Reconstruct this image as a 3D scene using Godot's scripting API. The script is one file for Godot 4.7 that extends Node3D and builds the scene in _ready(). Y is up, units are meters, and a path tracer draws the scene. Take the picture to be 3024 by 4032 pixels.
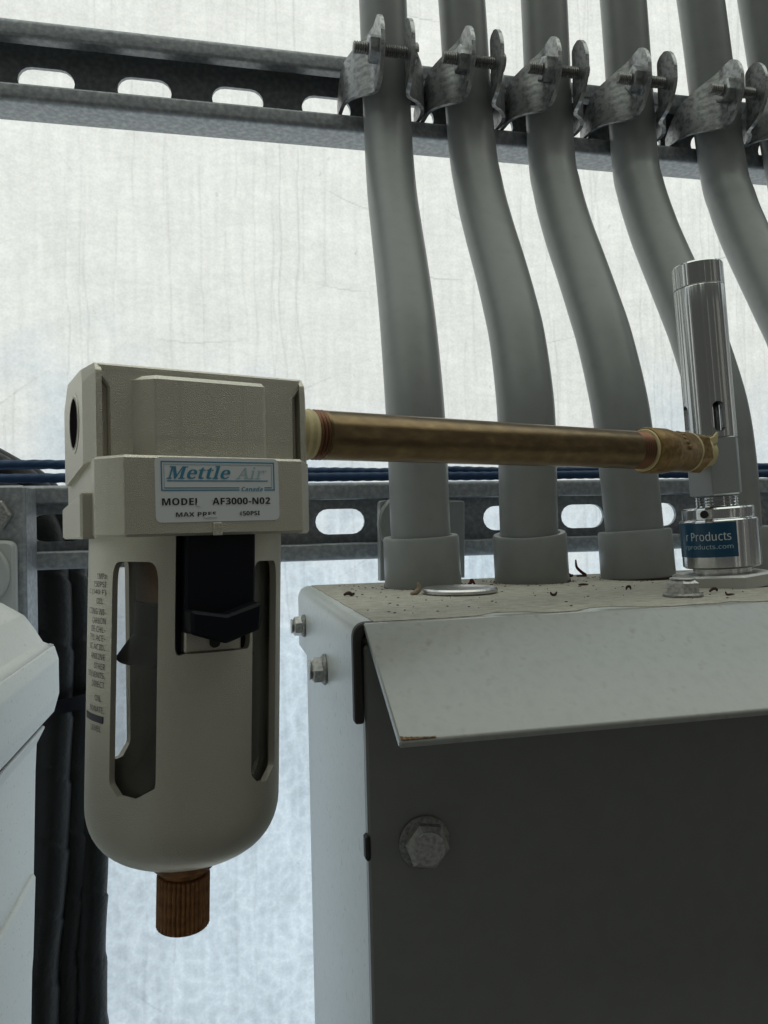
extends Node3D
# Close-up of an air filter piped to a steel cooler on a metal electrical box, in front of a backlit tarpaulin.
# World: eye at the origin, X along the strut channels, Y up, -Z towards the tarpaulin. Metres.

var M := {}
var used := {}

# ------------------------------------------------------------------ tagging
func numbered(called: String) -> String:
	var n: int = used.get(called, 0)
	used[called] = n + 1
	return called if n == 0 else "%s_%03d" % [called, n]

func tag(o: Node, label: String, category: String, group := "", kind := "") -> Node:
	o.set_meta("label", label)
	o.set_meta("category", category)
	if group: o.set_meta("group", group)
	if kind: o.set_meta("kind", kind)
	return o

func thing(called: String, label: String, category: String, at := Vector3.ZERO, turn := 0.0, group := "") -> Node3D:
	var o := Node3D.new()
	o.name = numbered(called)
	add_child(o, true)
	o.position = at
	o.rotation.y = turn
	tag(o, label, category, group)
	return o

func obj(called: String, st: SurfaceTool, m: Material, parent: Node = null, at := Transform3D()) -> MeshInstance3D:
	st.generate_normals()
	st.index()
	var o := MeshInstance3D.new()
	o.mesh = st.commit()
	o.material_override = m
	o.name = called if parent else numbered(called)
	(parent if parent else self).add_child(o, true)
	o.transform = at
	return o

# ------------------------------------------------------------------ shapes
func mb() -> SurfaceTool:
	var st := SurfaceTool.new()
	st.begin(Mesh.PRIMITIVE_TRIANGLES)
	return st

func tri(st: SurfaceTool, a: Vector3, b: Vector3, c: Vector3, out: Vector3, g: int, ua := Vector2.ZERO, ub := Vector2.ZERO, uc := Vector2.ZERO) -> void:
	var n := (a - c).cross(a - b)
	if n.length_squared() < 1e-24: return
	st.set_smooth_group(g)
	if n.dot(out) < 0.0:
		st.set_uv(ua); st.add_vertex(a)
		st.set_uv(uc); st.add_vertex(c)
		st.set_uv(ub); st.add_vertex(b)
	else:
		st.set_uv(ua); st.add_vertex(a)
		st.set_uv(ub); st.add_vertex(b)
		st.set_uv(uc); st.add_vertex(c)

const FLAT := 0xFFFFFFFF

func quad(st: SurfaceTool, a: Vector3, b: Vector3, c: Vector3, d: Vector3, out: Vector3, g := FLAT, ua := Vector2.ZERO, ub := Vector2.ZERO, uc := Vector2.ZERO, ud := Vector2.ZERO) -> void:
	tri(st, a, b, c, out, g, ua, ub, uc)
	tri(st, a, c, d, out, g, ua, uc, ud)

# profile of (radius, y) turned round Y; edges sharper than 30 degrees stay sharp
func lathe(st: SurfaceTool, prof: Array, segs := 32, tr := Transform3D(), flat := false, phase := 0.0, closed := false) -> void:
	var g := 1
	var n := prof.size()
	var v := 0.0
	for i in (n if closed else n - 1):
		var p: Vector2 = prof[i]
		var q: Vector2 = prof[(i + 1) % n]
		if i > 0:
			var d0: Vector2 = (p - prof[i - 1]).normalized()
			var d1 := (q - p).normalized()
			if d0.dot(d1) < 0.86: g += 1
		var e := q - p
		var nr := Vector2(e.y, -e.x)
		var v2 := v + e.length()
		for k in segs:
			var a0 := phase + TAU * k / segs
			var a1 := phase + TAU * ((k + 1) % segs) / segs
			var s0 := Vector3(sin(a0), 0, cos(a0))
			var s1 := Vector3(sin(a1), 0, cos(a1))
			var sm := (s0 + s1).normalized()
			var out := sm * nr.x + Vector3.UP * nr.y
			if closed or _outward(prof): pass
			else: out = -out
			var u0 := float(k) / segs
			var u1 := float(k + 1) / segs
			quad(st, tr * (s0 * p.x + Vector3.UP * p.y), tr * (s1 * p.x + Vector3.UP * p.y), tr * (s1 * q.x + Vector3.UP * q.y), tr * (s0 * q.x + Vector3.UP * q.y), tr.basis * out, FLAT if flat else g, Vector2(u0, v), Vector2(u1, v), Vector2(u1, v2), Vector2(u0, v2))
		v = v2

func _outward(prof: Array) -> bool:   # profiles run upwards: the outside is then to the right
	return prof[0].y <= prof[prof.size() - 1].y

func cyl(st: SurfaceTool, r: float, y0: float, y1: float, bev := 0.0004, segs := 32, tr := Transform3D(), flat := false, phase := 0.0) -> void:
	lathe(st, [Vector2(0, y0), Vector2(r - bev, y0), Vector2(r, y0 + bev), Vector2(r, y1 - bev), Vector2(r - bev, y1), Vector2(0, y1)], segs, tr, flat, phase)

func threads(r: float, y0: float, y1: float, pitch: float, depth: float) -> Array:
	var a := [Vector2(0, y0), Vector2(r - depth, y0)]
	var n := int(round((y1 - y0) / pitch))
	for i in n:
		var y := y0 + (y1 - y0) * i / n
		var p := (y1 - y0) / n
		a.append(Vector2(r - depth, y + p * 0.1))
		a.append(Vector2(r, y + p * 0.5))
	a.append(Vector2(r - depth, y1))
	a.append(Vector2(0, y1))
	return a

func hexnut(st: SurfaceTool, rc: float, y0: float, y1: float, tr := Transform3D(), phase := 0.0, bev := 0.0007) -> void:
	lathe(st, [Vector2(0, y0), Vector2(rc, y0), Vector2(rc, y1 - bev), Vector2(rc - bev * 1.6, y1), Vector2(0, y1)], 6, tr, true, phase)

func round_poly(p: Array, r, n := 4) -> PackedVector2Array:
	var out := PackedVector2Array()
	for i in p.size():
		var a: Vector2 = p[i]
		var rr: float = r[i] if r is Array else r
		var pr: Vector2 = p[(i + p.size() - 1) % p.size()]
		var nx: Vector2 = p[(i + 1) % p.size()]
		if rr <= 0.0:
			out.append(a)
			continue
		var d0 := (pr - a).normalized()
		var d1 := (nx - a).normalized()
		var ang := acos(clampf(d0.dot(d1), -1, 1))
		var t := minf(rr / tan(ang / 2.0), minf(a.distance_to(pr), a.distance_to(nx)) * 0.48)
		for k in n + 1:
			var s := float(k) / n
			out.append((a + d0 * t).lerp(a, s).lerp(a.lerp(a + d1 * t, s), s))
	return out

func inset(p: PackedVector2Array, d: float) -> PackedVector2Array:
	var area := 0.0
	for i in p.size(): area += p[i].cross(p[(i + 1) % p.size()])
	var s := 1.0 if area > 0 else -1.0
	var out := PackedVector2Array()
	for i in p.size():
		var a := (p[i] - p[(i + p.size() - 1) % p.size()]).normalized()
		var b := (p[(i + 1) % p.size()] - p[i]).normalized()
		var na := Vector2(-a.y, a.x) * s
		var nb := Vector2(-b.y, b.x) * s
		var m := na + nb
		out.append(p[i] + m * (d / maxf(0.35, 1.0 + na.dot(nb))))
	return out

# polygon in XY pushed along Z, with bevels bev0 at z0 and bev1 at z1
func extrude(st: SurfaceTool, p: PackedVector2Array, z0: float, z1: float, bev0 := 0.0, bev1 := 0.0, tr := Transform3D(), depth0 := -1.0, depth1 := -1.0) -> void:
	var e0 := depth0 if depth0 >= 0 else bev0
	var e1 := depth1 if depth1 >= 0 else bev1
	var rings := []
	if bev0 > 0: rings.append([inset(p, bev0), z0])
	rings.append([p, z0 + (e0 if bev0 > 0 else 0.0)])
	rings.append([p, z1 - (e1 if bev1 > 0 else 0.0)])
	if bev1 > 0: rings.append([inset(p, bev1), z1])
	loft(st, rings, p, tr, bev0 > 0, bev1 > 0)

func loft(st: SurfaceTool, rings: Array, p: PackedVector2Array, tr := Transform3D(), slant0 := false, slant1 := false) -> void:
	var area := 0.0
	for i in p.size(): area += p[i].cross(p[(i + 1) % p.size()])
	var s := 1.0 if area > 0 else -1.0
	for r in rings.size() - 1:
		var a: PackedVector2Array = rings[r][0]
		var b: PackedVector2Array = rings[r + 1][0]
		var za: float = rings[r][1]
		var zb: float = rings[r + 1][1]
		for i in p.size():
			var j := (i + 1) % p.size()
			var d := p[j] - p[i]
			var out := Vector3(d.y * s, -d.x * s, 0).normalized()
			if r == 0 and slant0: out.z = -0.7
			elif r == rings.size() - 2 and slant1: out.z = 0.7
			quad(st, tr * Vector3(a[i].x, a[i].y, za), tr * Vector3(a[j].x, a[j].y, za), tr * Vector3(b[j].x, b[j].y, zb), tr * Vector3(b[i].x, b[i].y, zb), tr.basis * out, 20 + r if _smooth_edge(p, i) else FLAT)
	for e in [0, rings.size() - 1]:
		var q: PackedVector2Array = rings[e][0]
		var z: float = rings[e][1]
		var ix := Geometry2D.triangulate_polygon(q)
		for t in range(0, ix.size(), 3):
			tri(st, tr * Vector3(q[ix[t]].x, q[ix[t]].y, z), tr * Vector3(q[ix[t + 1]].x, q[ix[t + 1]].y, z), tr * Vector3(q[ix[t + 2]].x, q[ix[t + 2]].y, z), tr.basis * Vector3(0, 0, -1 if e == 0 else 1), FLAT)

func _smooth_edge(p: PackedVector2Array, i: int) -> bool:
	var n := p.size()
	var d := (p[(i + 1) % n] - p[i]).normalized()
	var a := (p[i] - p[(i + n - 1) % n]).normalized()
	var b := (p[(i + 2) % n] - p[(i + 1) % n]).normalized()
	return d.dot(a) > 0.85 and d.dot(b) > 0.85 and (d.dot(a) < 0.9999 or d.dot(b) < 0.9999)

func box(st: SurfaceTool, lo: Vector3, hi: Vector3, bev := 0.0005, tr := Transform3D()) -> void:
	var p := PackedVector2Array([Vector2(lo.x + bev, lo.y), Vector2(hi.x - bev, lo.y), Vector2(hi.x, lo.y + bev), Vector2(hi.x, hi.y - bev), Vector2(hi.x - bev, hi.y), Vector2(lo.x + bev, hi.y), Vector2(lo.x, hi.y - bev), Vector2(lo.x, lo.y + bev)])
	extrude(st, p, lo.z, hi.z, bev, bev, tr)

func smooth_path(p: Array, n := 8) -> Array:
	var out := []
	for i in p.size() - 1:
		var a: Vector3 = p[maxi(i - 1, 0)]
		var b: Vector3 = p[i]
		var c: Vector3 = p[i + 1]
		var d: Vector3 = p[mini(i + 2, p.size() - 1)]
		for k in n:
			out.append(b.cubic_interpolate(c, a, d, float(k) / n))
	out.append(p[p.size() - 1])
	return out

func tube(st: SurfaceTool, path: Array, r, segs := 28, caps := true, ripple = null) -> void:
	var up := Vector3(0, 0, 1)
	var rings := []
	var dist := 0.0
	var ds := []
	for i in path.size():
		var t: Vector3 = (path[mini(i + 1, path.size() - 1)] - path[maxi(i - 1, 0)]).normalized()
		if absf(up.dot(t)) > 0.95: up = Vector3(0, 1, 0) if absf(t.y) < 0.9 else Vector3(1, 0, 0)
		var x := up.cross(t).normalized()
		up = t.cross(x).normalized()
		if i: dist += path[i].distance_to(path[i - 1])
		ds.append(dist)
		var ring := []
		for k in segs:
			var a := TAU * k / segs
			var rr: float = r[i] if r is Array else r
			if ripple != null: rr += ripple.call(a, dist)
			ring.append(path[i] + (x * cos(a) + up * sin(a)) * rr)
		rings.append(ring)
	for i in path.size() - 1:
		for k in segs:
			var j := (k + 1) % segs
			var out: Vector3 = rings[i][k] + rings[i][j] - path[i] * 2.0
			quad(st, rings[i][k], rings[i][j], rings[i + 1][j], rings[i + 1][k], out, 1, Vector2(float(k) / segs, ds[i]), Vector2(float(k + 1) / segs, ds[i]), Vector2(float(k + 1) / segs, ds[i + 1]), Vector2(float(k) / segs, ds[i + 1]))
	if caps:
		for e in [0, path.size() - 1]:
			var t2: Vector3 = path[1] - path[0] if e == 0 else path[e - 1] - path[e]
			for k in segs:
				tri(st, path[e], rings[e][k], rings[e][(k + 1) % segs], -t2, FLAT)

# a wall with an outer and an inner face over a (u, v) rectangle, with holes cut through it
func sheet(st: SurfaceTool, outer: Callable, inner: Callable, us: Array, vs: Array, holes: Array, rim := true) -> void:
	var boxes := []
	for h in holes:
		var r := Rect2(h[0], Vector2.ZERO)
		for p in h: r = r.expand(p)
		boxes.append(r)
	for i in us.size() - 1:
		for j in vs.size() - 1:
			var a := Vector2(us[i], vs[j])
			var b := Vector2(us[i + 1], vs[j + 1])
			var polys := [PackedVector2Array([a, Vector2(b.x, a.y), b, Vector2(a.x, b.y)])]
			for k in holes.size():
				if not boxes[k].intersects(Rect2(a, b - a).abs()): continue
				var next := []
				for q in polys:
					for c in Geometry2D.clip_polygons(q, holes[k]):
						if not Geometry2D.is_polygon_clockwise(c): next.append(c)
				polys = next
			for q in polys:
				var ix := Geometry2D.triangulate_polygon(q)
				for t in range(0, ix.size(), 3):
					var p0: Vector2 = q[ix[t]]
					var p1: Vector2 = q[ix[t + 1]]
					var p2: Vector2 = q[ix[t + 2]]
					var o0: Vector3 = outer.call(p0)
					var i0: Vector3 = inner.call(p0)
					tri(st, o0, outer.call(p1), outer.call(p2), o0 - i0, 1)
					tri(st, i0, inner.call(p1), inner.call(p2), i0 - o0, 2)
	for h in holes:
		var mid := Vector2.ZERO
		for p in h: mid += p / h.size()
		for k in h.size():
			_wall(st, outer, inner, h[k], h[(k + 1) % h.size()], mid, 1.0)
	if rim:
		var c := Vector2((us[0] + us[-1]) / 2.0, (vs[0] + vs[-1]) / 2.0)
		for i in us.size() - 1:
			for v in [vs[0], vs[-1]]: _wall(st, outer, inner, Vector2(us[i], v), Vector2(us[i + 1], v), c, -1.0)
		for j in vs.size() - 1:
			for u in [us[0], us[-1]]: _wall(st, outer, inner, Vector2(u, vs[j]), Vector2(u, vs[j + 1]), c, -1.0)

func _wall(st: SurfaceTool, outer: Callable, inner: Callable, a: Vector2, b: Vector2, mid: Vector2, side: float) -> void:
	var m := (a + b) / 2.0
	var pm: Vector3 = outer.call(m)
	var pc: Vector3 = outer.call(m.lerp(mid, 0.05))
	quad(st, outer.call(a), outer.call(b), inner.call(b), inner.call(a), (pc - pm) * side, FLAT)

func steps(a: float, b: float, n: int) -> Array:
	var out := []
	for i in n + 1: out.append(a + (b - a) * i / n)
	return out

# lettering: a TextMesh, fitted to a size and laid on a surface by place(x, y, lift)
func lettering(called: String, parent: Node, words: String, w: float, h: float, m: Material, place: Callable, font := "Droid Sans", weight := 400, lean := 0.0) -> MeshInstance3D:
	var f := SystemFont.new()
	f.font_names = PackedStringArray([font])
	f.font_weight = weight
	var t := TextMesh.new()
	t.text = words
	t.font = f
	t.font_size = 64
	t.pixel_size = 0.01
	t.depth = 0.02
	t.curve_step = 1.0
	var arr := t.get_mesh_arrays()
	var vs: PackedVector3Array = arr[Mesh.ARRAY_VERTEX]
	var lo := Vector3.INF
	var hi := -Vector3.INF
	for v in vs:
		lo = lo.min(v)
		hi = hi.max(v)
	var ix: PackedInt32Array = arr[Mesh.ARRAY_INDEX] if arr[Mesh.ARRAY_INDEX] != null else PackedInt32Array()
	if ix.is_empty():
		for i in vs.size(): ix.append(i)
	var st := mb()
	var pts := []
	for v in vs:
		var x := ((v.x - lo.x) / (hi.x - lo.x) - 0.5) * w
		var y := ((v.y - lo.y) / (hi.y - lo.y) - 0.5) * h
		pts.append(place.call(x + y * lean, y, 0.00004 if v.z < 0 else 0.00012))
	var fw: Vector3 = place.call(0.0, 0.0, 0.01) - place.call(0.0, 0.0, 0.0)
	for i in range(0, ix.size(), 3):
		var z := vs[ix[i]].z + vs[ix[i + 1]].z + vs[ix[i + 2]].z
		if absf(z) < 0.02: continue                      # the hair-thin sides are not seen
		if z < 0: continue
		tri(st, pts[ix[i]], pts[ix[i + 1]], pts[ix[i + 2]], fw, FLAT)
	return obj(called, st, m, parent)

# ------------------------------------------------------------------ materials
func noise(kind: int, freq: float, oct := 4, s := 1) -> FastNoiseLite:
	var n := FastNoiseLite.new()
	n.noise_type = kind as FastNoiseLite.NoiseType
	n.frequency = freq
	n.fractal_octaves = oct
	n.seed = s
	return n

func ntex(freq: float, cols: Array, s := 1, size := 512, oct := 4, kind := FastNoiseLite.TYPE_SIMPLEX_SMOOTH) -> NoiseTexture2D:
	var t := NoiseTexture2D.new()
	t.width = size
	t.height = size
	t.seamless = true
	t.noise = noise(kind, freq, oct, s)
	var g := Gradient.new()
	g.offsets = PackedFloat32Array()
	var offs := PackedFloat32Array()
	var cs := PackedColorArray()
	for c in cols:
		offs.append(c[0])
		cs.append(Color(c[1], c[2], c[3]).linear_to_srgb())
	g.offsets = offs
	g.colors = cs
	t.color_ramp = g
	return t

func nbump(freq: float, strength: float, s := 1, size := 512, oct := 4, kind := FastNoiseLite.TYPE_SIMPLEX_SMOOTH) -> NoiseTexture2D:
	var t := NoiseTexture2D.new()
	t.width = size
	t.height = size
	t.seamless = true
	t.noise = noise(kind, freq, oct, s)
	t.as_normal_map = true
	t.bump_strength = strength
	return t

func mat(c: Array, rough := 0.5, metal := 0.0, tex: Texture2D = null, bump: Texture2D = null, per_m := 60.0, nscale := 1.0) -> StandardMaterial3D:
	var m := StandardMaterial3D.new()
	m.albedo_color = Color(c[0], c[1], c[2]).linear_to_srgb()
	m.roughness = rough
	m.metallic = metal
	if tex or bump:
		m.uv1_triplanar = true
		m.uv1_scale = Vector3.ONE * per_m
		m.uv1_triplanar_sharpness = 4.0
	if tex:
		m.albedo_texture = tex
		m.albedo_color = Color.WHITE
	if bump:
		m.normal_enabled = true
		m.normal_texture = bump
		m.normal_scale = nscale
	return m

# colours painted pixel by pixel on the tarpaulin: stains, creases, scuffs, and bluish outside light painted low down, 1.2 m a side
func tarp_texture() -> ImageTexture:
	var n := 1280
	var px := n / 1.2
	var img := Image.create_empty(n, n, false, Image.FORMAT_RGB8)
	var big := noise(FastNoiseLite.TYPE_SIMPLEX_SMOOTH, 0.0042, 4, 11)
	var mid := noise(FastNoiseLite.TYPE_SIMPLEX_SMOOTH, 0.02, 4, 12)
	var web := noise(FastNoiseLite.TYPE_SIMPLEX_SMOOTH, 0.060, 5, 13)
	web.fractal_type = FastNoiseLite.FRACTAL_RIDGED
	var smear := noise(FastNoiseLite.TYPE_SIMPLEX_SMOOTH, 0.03, 3, 14)
	var fine := noise(FastNoiseLite.TYPE_SIMPLEX, 0.35, 2, 15)
	var thread := noise(FastNoiseLite.TYPE_SIMPLEX, 0.12, 2, 16)
	var data := PackedByteArray()
	data.resize(n * n * 3)
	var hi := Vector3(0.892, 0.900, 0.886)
	var lo := Vector3(0.755, 0.808, 0.850)  # bluish light from outside, put into the colour of the lower sheet
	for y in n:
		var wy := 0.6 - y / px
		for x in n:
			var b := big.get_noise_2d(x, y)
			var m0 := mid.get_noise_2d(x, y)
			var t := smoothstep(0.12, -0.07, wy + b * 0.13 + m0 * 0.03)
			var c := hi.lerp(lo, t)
			var m := mid.get_noise_2d(x, y)
			var up := 0.022 * smear.get_noise_2d(x * 0.35, y) + 0.012 * m + 0.018 * thread.get_noise_2d(x, y * 0.08) - 0.030 * clampf(web.get_noise_2d(x * 0.8 + 700.0, y * 1.6), -0.3, 1.0)
			var w := web.get_noise_2d(x, y)
			var dn := 0.07 * clampf(w, -0.4, 1.0) + 0.035 * m + 0.02 * b + 0.03 * thread.get_noise_2d(x + 300.0, y * 0.06)
			var k := lerpf(up, dn, t) + 0.03 * fine.get_noise_2d(x, y)
			c += Vector3.ONE * k
			var at := (y * n + x) * 3
			data[at] = int(clampf(c.x, 0, 1) * 255)
			data[at + 1] = int(clampf(c.y, 0, 1) * 255)
			data[at + 2] = int(clampf(c.z, 0, 1) * 255)
	img.set_data(n, n, false, Image.FORMAT_RGB8, data)
	var rng := RandomNumberGenerator.new()
	rng.seed = 5
	# long thin creases running down the sheet, mostly in pairs
	for i in 110:
		var x0 := rng.randf() * n
		var y0 := rng.randf() * n * 0.45
		var len := n * rng.randf_range(0.08, 0.5)
		var gap := rng.randf_range(8, 24)
		var deep := rng.randf_range(0.03, 0.085)
		var ph := rng.randf() * 100.0
		for s in (2 if rng.randf() < 0.7 else 1):
			for k in int(len):
				var xx := x0 + s * gap + 6.0 * mid.get_noise_2d(ph + s * 3.0, (y0 + k) * 0.3)
				_dab(img, n, xx, y0 + k, deep * (0.4 + 0.6 * absf(sin(k * 0.013 + ph))))
	for i in 110:                                         # slanting scuffs
		var x1 := rng.randf() * n
		var y1 := rng.randf() * n
		var a := rng.randf_range(-0.35, 0.15) if rng.randf() < 0.75 else rng.randf_range(-1.2, 1.2)
		var l1 := rng.randf_range(25, 120)
		var d1 := rng.randf_range(0.04, 0.12)
		for k in int(l1):
			_dab(img, n, x1 + cos(a) * k, y1 + sin(a) * k + 2.0 * sin(k * 0.06), d1 * sin(PI * k / l1))
	for i in 90:                                         # specks
		var x2 := rng.randf() * n
		var y2 := rng.randf() * n
		for k in 3: _dab(img, n, x2 + rng.randf() * 2, y2 + k, 0.12)
	return ImageTexture.create_from_image(img)

func _dab(img: Image, n: int, x: float, y: float, d: float) -> void:
	var ix := posmod(int(floor(x)), n)
	var iy := posmod(int(y), n)
	var fx: float = x - floor(x)
	for e in [[ix, 1.0 - fx], [(ix + 1) % n, fx]]:
		var c := img.get_pixel(e[0], iy)
		var k: float = 1.0 - d * e[1]
		img.set_pixel(e[0], iy, Color(c.r * k, c.g * k, c.b * k))

func line_bump(seed_: int, n := 1024) -> ImageTexture:   # fine drawn lines: height varies along u only
	var img := Image.create_empty(n, 8, false, Image.FORMAT_RGB8)
	var rng := RandomNumberGenerator.new()
	rng.seed = seed_
	var s := 0.0
	var goal := 0.0
	var wide := 0.0
	for x in n:
		if x % 9 == 0: goal = rng.randf_range(-1, 1)
		if x % 37 == 0: wide = rng.randf_range(-1, 1)
		s += (goal * 0.75 + wide * 0.6 - s) * 0.28
		for y in 8:
			img.set_pixel(x, y, Color(0.5 + clampf(s, -1, 1) * 0.17, 0.5, 0.97))
	return ImageTexture.create_from_image(img)

func make_materials() -> void:
	var grain := nbump(0.09, 5.0, 3, 512, 3)
	var soft := nbump(0.03, 3.0, 4, 512, 4)
	var grit := nbump(0.2, 4.0, 9, 512, 2)
	M.cast = mat([0.4, 0.37, 0.31], 0.40, 0.75, ntex(0.13, [[0.0, 0.38, 0.358, 0.302], [0.40, 0.55, 0.524, 0.448], [0.6, 0.61, 0.583, 0.503], [1.0, 0.84, 0.805, 0.71]], 21, 512, 2), grain, 66.0, 0.7)
	M.pvc = mat([0.18, 0.195, 0.195], 0.36, 0.0, ntex(0.012, [[0.0, 0.228, 0.242, 0.241], [0.35, 0.248, 0.262, 0.261], [0.62, 0.255, 0.269, 0.267], [0.84, 0.260, 0.274, 0.271], [0.90, 0.22, 0.225, 0.215], [1.0, 0.16, 0.16, 0.15]], 22, 1024, 7), soft, 8.0, 0.04)
	M.galv = mat([0.3, 0.32, 0.34], 0.5, 0.7, ntex(0.02, [[0.0, 0.22, 0.235, 0.25], [0.4, 0.295, 0.315, 0.335], [0.62, 0.335, 0.355, 0.375], [1.0, 0.46, 0.475, 0.49]], 23, 1024, 6), soft, 12.0, 0.2)
	M.clamp = mat([0.4, 0.42, 0.44], 0.40, 0.85, ntex(0.010, [[0.0, 0.15, 0.16, 0.165], [0.35, 0.27, 0.28, 0.29], [0.5, 0.37, 0.38, 0.385], [0.66, 0.44, 0.45, 0.45], [0.8, 0.33, 0.34, 0.34], [1.0, 0.55, 0.55, 0.54]], 24, 1024, 8), soft, 22.0, 0.2)
	M.bolt = mat([0.42, 0.42, 0.41], 0.48, 0.8, ntex(0.02, [[0.0, 0.14, 0.135, 0.125], [0.5, 0.31, 0.31, 0.30], [1.0, 0.44, 0.44, 0.42]], 25, 512, 5), soft, 60.0, 0.3)
	M.zinc = mat([0.5, 0.5, 0.49], 0.36, 0.6, ntex(0.02, [[0.0, 0.30, 0.30, 0.29], [0.5, 0.50, 0.50, 0.49], [1.0, 0.62, 0.62, 0.61]], 41, 512, 5), soft, 60.0, 0.15)
	M.brass = mat([0.3, 0.2, 0.09], 0.40, 0.8, ntex(0.012, [[0.0, 0.145, 0.100, 0.054], [0.4, 0.180, 0.127, 0.067], [0.6, 0.205, 0.145, 0.075], [0.8, 0.235, 0.170, 0.086], [1.0, 0.32, 0.235, 0.115]], 26, 1024, 8), soft, 22.0, 0.05)
	M.brass.roughness = 0.29
	M.brass.uv1_scale = Vector3(9, 22, 22)
	M.brass_fitting = mat([0.3, 0.2, 0.09], 0.45, 0.7, ntex(0.02, [[0.0, 0.18, 0.108, 0.044], [0.5, 0.27, 0.172, 0.07], [1.0, 0.40, 0.27, 0.115]], 27, 512, 5), soft, 30.0, 0.4)
	M.copper = mat([0.22, 0.115, 0.07], 0.4, 0.8, null, soft, 60.0, 0.3)
	M.tape = mat([0.62, 0.53, 0.29], 0.6, 0.0, null, soft, 120.0, 0.4)
	M.chrome = mat([0.66, 0.67, 0.68], 0.1, 1.0)
	M.drawn = mat([0.60, 0.615, 0.61], 0.24, 1.0)
	M.drawn.normal_enabled = true
	M.drawn.normal_texture = line_bump(31)
	M.drawn.normal_scale = 0.8
	M.turned = mat([0.68, 0.69, 0.70], 0.2, 1.0)
	M.turned.normal_enabled = true
	M.turned.normal_texture = line_bump(37)
	M.turned.normal_scale = 0.3
	M.blasted = mat([0.40, 0.415, 0.43], 0.42, 0.95, null, grit, 90.0, 0.6)
	M.nut = mat([0.55, 0.55, 0.53], 0.4, 0.8, null, soft, 60.0, 0.25)
	M.plug = mat([0.6, 0.6, 0.6], 0.3, 0.95, null, soft, 40.0, 0.8)
	M.black = mat([0.004, 0.005, 0.009], 0.55, 0.0, null, soft, 80.0, 0.2)
	M.black.metallic_specular = 0.3
	M.dark = mat([0.012, 0.012, 0.012], 0.6)
	M.mouth = mat([0.014, 0.010, 0.012], 0.9)
	M.mouth.specular_mode = BaseMaterial3D.SPECULAR_DISABLED
	M.hose = mat([0.0055, 0.0058, 0.006], 0.42, 0.0, null, soft, 18.0, 0.7)
	M.hose.metallic_specular = 0.35
	M.hose_tan = mat([0.07, 0.06, 0.055], 0.5, 0.0, null, soft, 40.0, 0.3)
	M.rope = mat([0.012, 0.05, 0.13], 0.55, 0.0, null, soft, 200.0, 0.8)
	M.sinter = mat([0.32, 0.14, 0.06], 0.7, 0.0, ntex(0.15, [[0.0, 0.3, 0.12, 0.045], [0.5, 0.58, 0.27, 0.11], [1.0, 0.75, 0.42, 0.2]], 28, 256, 2), grit, 60.0, 1.0)
	M.knob = mat([0.13, 0.062, 0.03], 0.42, 0.55, ntex(0.03, [[0.0, 0.16, 0.075, 0.032], [0.5, 0.30, 0.14, 0.055], [1.0, 0.42, 0.21, 0.085]], 29, 256, 4), soft, 40.0, 0.4)
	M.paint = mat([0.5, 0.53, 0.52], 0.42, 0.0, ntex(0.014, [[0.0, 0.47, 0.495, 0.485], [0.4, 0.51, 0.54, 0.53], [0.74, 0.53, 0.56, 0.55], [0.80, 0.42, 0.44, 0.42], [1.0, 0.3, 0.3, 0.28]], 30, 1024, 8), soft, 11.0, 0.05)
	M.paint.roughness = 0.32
	M.lip = mat([0.5, 0.5, 0.5], 0.42, 0.0, ntex(0.010, [[0.0, 0.35, 0.362, 0.342], [0.35, 0.385, 0.40, 0.38], [0.6, 0.40, 0.412, 0.395], [0.72, 0.385, 0.396, 0.376], [0.84, 0.355, 0.36, 0.338], [1.0, 0.30, 0.295, 0.27]], 33, 1024, 9), soft, 16.0, 0.05)
	M.lip.roughness = 0.22
	M.dust = mat([0.45, 0.41, 0.33], 0.9, 0.0, ntex(0.018, [[0.0, 0.30, 0.28, 0.235], [0.35, 0.40, 0.38, 0.325], [0.6, 0.455, 0.435, 0.38], [1.0, 0.54, 0.525, 0.475]], 34, 1024, 7), grain, 9.0, 0.9)
	M.dust.uv1_scale = Vector3(7, 9, 16)
	M.door = mat([0.3, 0.3, 0.29], 0.5, 0.0, ntex(0.012, [[0.0, 0.228, 0.237, 0.228], [0.5, 0.240, 0.249, 0.240], [1.0, 0.252, 0.261, 0.252]], 35, 1024, 9), soft, 7.0, 0.04)  # same box paint, darkened for the shade under the lip
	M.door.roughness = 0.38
	M.rust = mat([0.16, 0.07, 0.025], 0.9, 0.0, ntex(0.05, [[0.0, 0.08, 0.03, 0.012], [0.5, 0.20, 0.09, 0.03], [1.0, 0.42, 0.30, 0.18]], 36, 256, 4), grit, 60.0, 1.0)
	M.moss = mat([0.12, 0.17, 0.08], 0.95, 0.0, null, grit, 90.0, 1.0)
	M.edge_shade = mat([0.035, 0.031, 0.028], 0.6)
	M.white = mat([0.72, 0.735, 0.71], 0.38, 0.0, ntex(0.012, [[0.0, 0.69, 0.705, 0.685], [0.4, 0.725, 0.74, 0.72], [0.78, 0.74, 0.755, 0.735], [0.86, 0.56, 0.56, 0.53], [1.0, 0.36, 0.35, 0.32]], 38, 1024, 8), soft, 26.0, 0.03)
	M.grey = mat([0.42, 0.44, 0.43], 0.45, 0.0, null, soft, 12.0, 0.05)
	M.label = mat([0.80, 0.83, 0.84], 0.4)
	M.ink = mat([0.012, 0.012, 0.014], 0.5)
	M.ink_blue = mat([0.06, 0.26, 0.40], 0.5)
	M.ink_pale = mat([0.40, 0.55, 0.62], 0.5)
	M.ink_grey = mat([0.045, 0.043, 0.04], 0.5)
	M.ink_bar = mat([0.03, 0.03, 0.05], 0.5)
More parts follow.
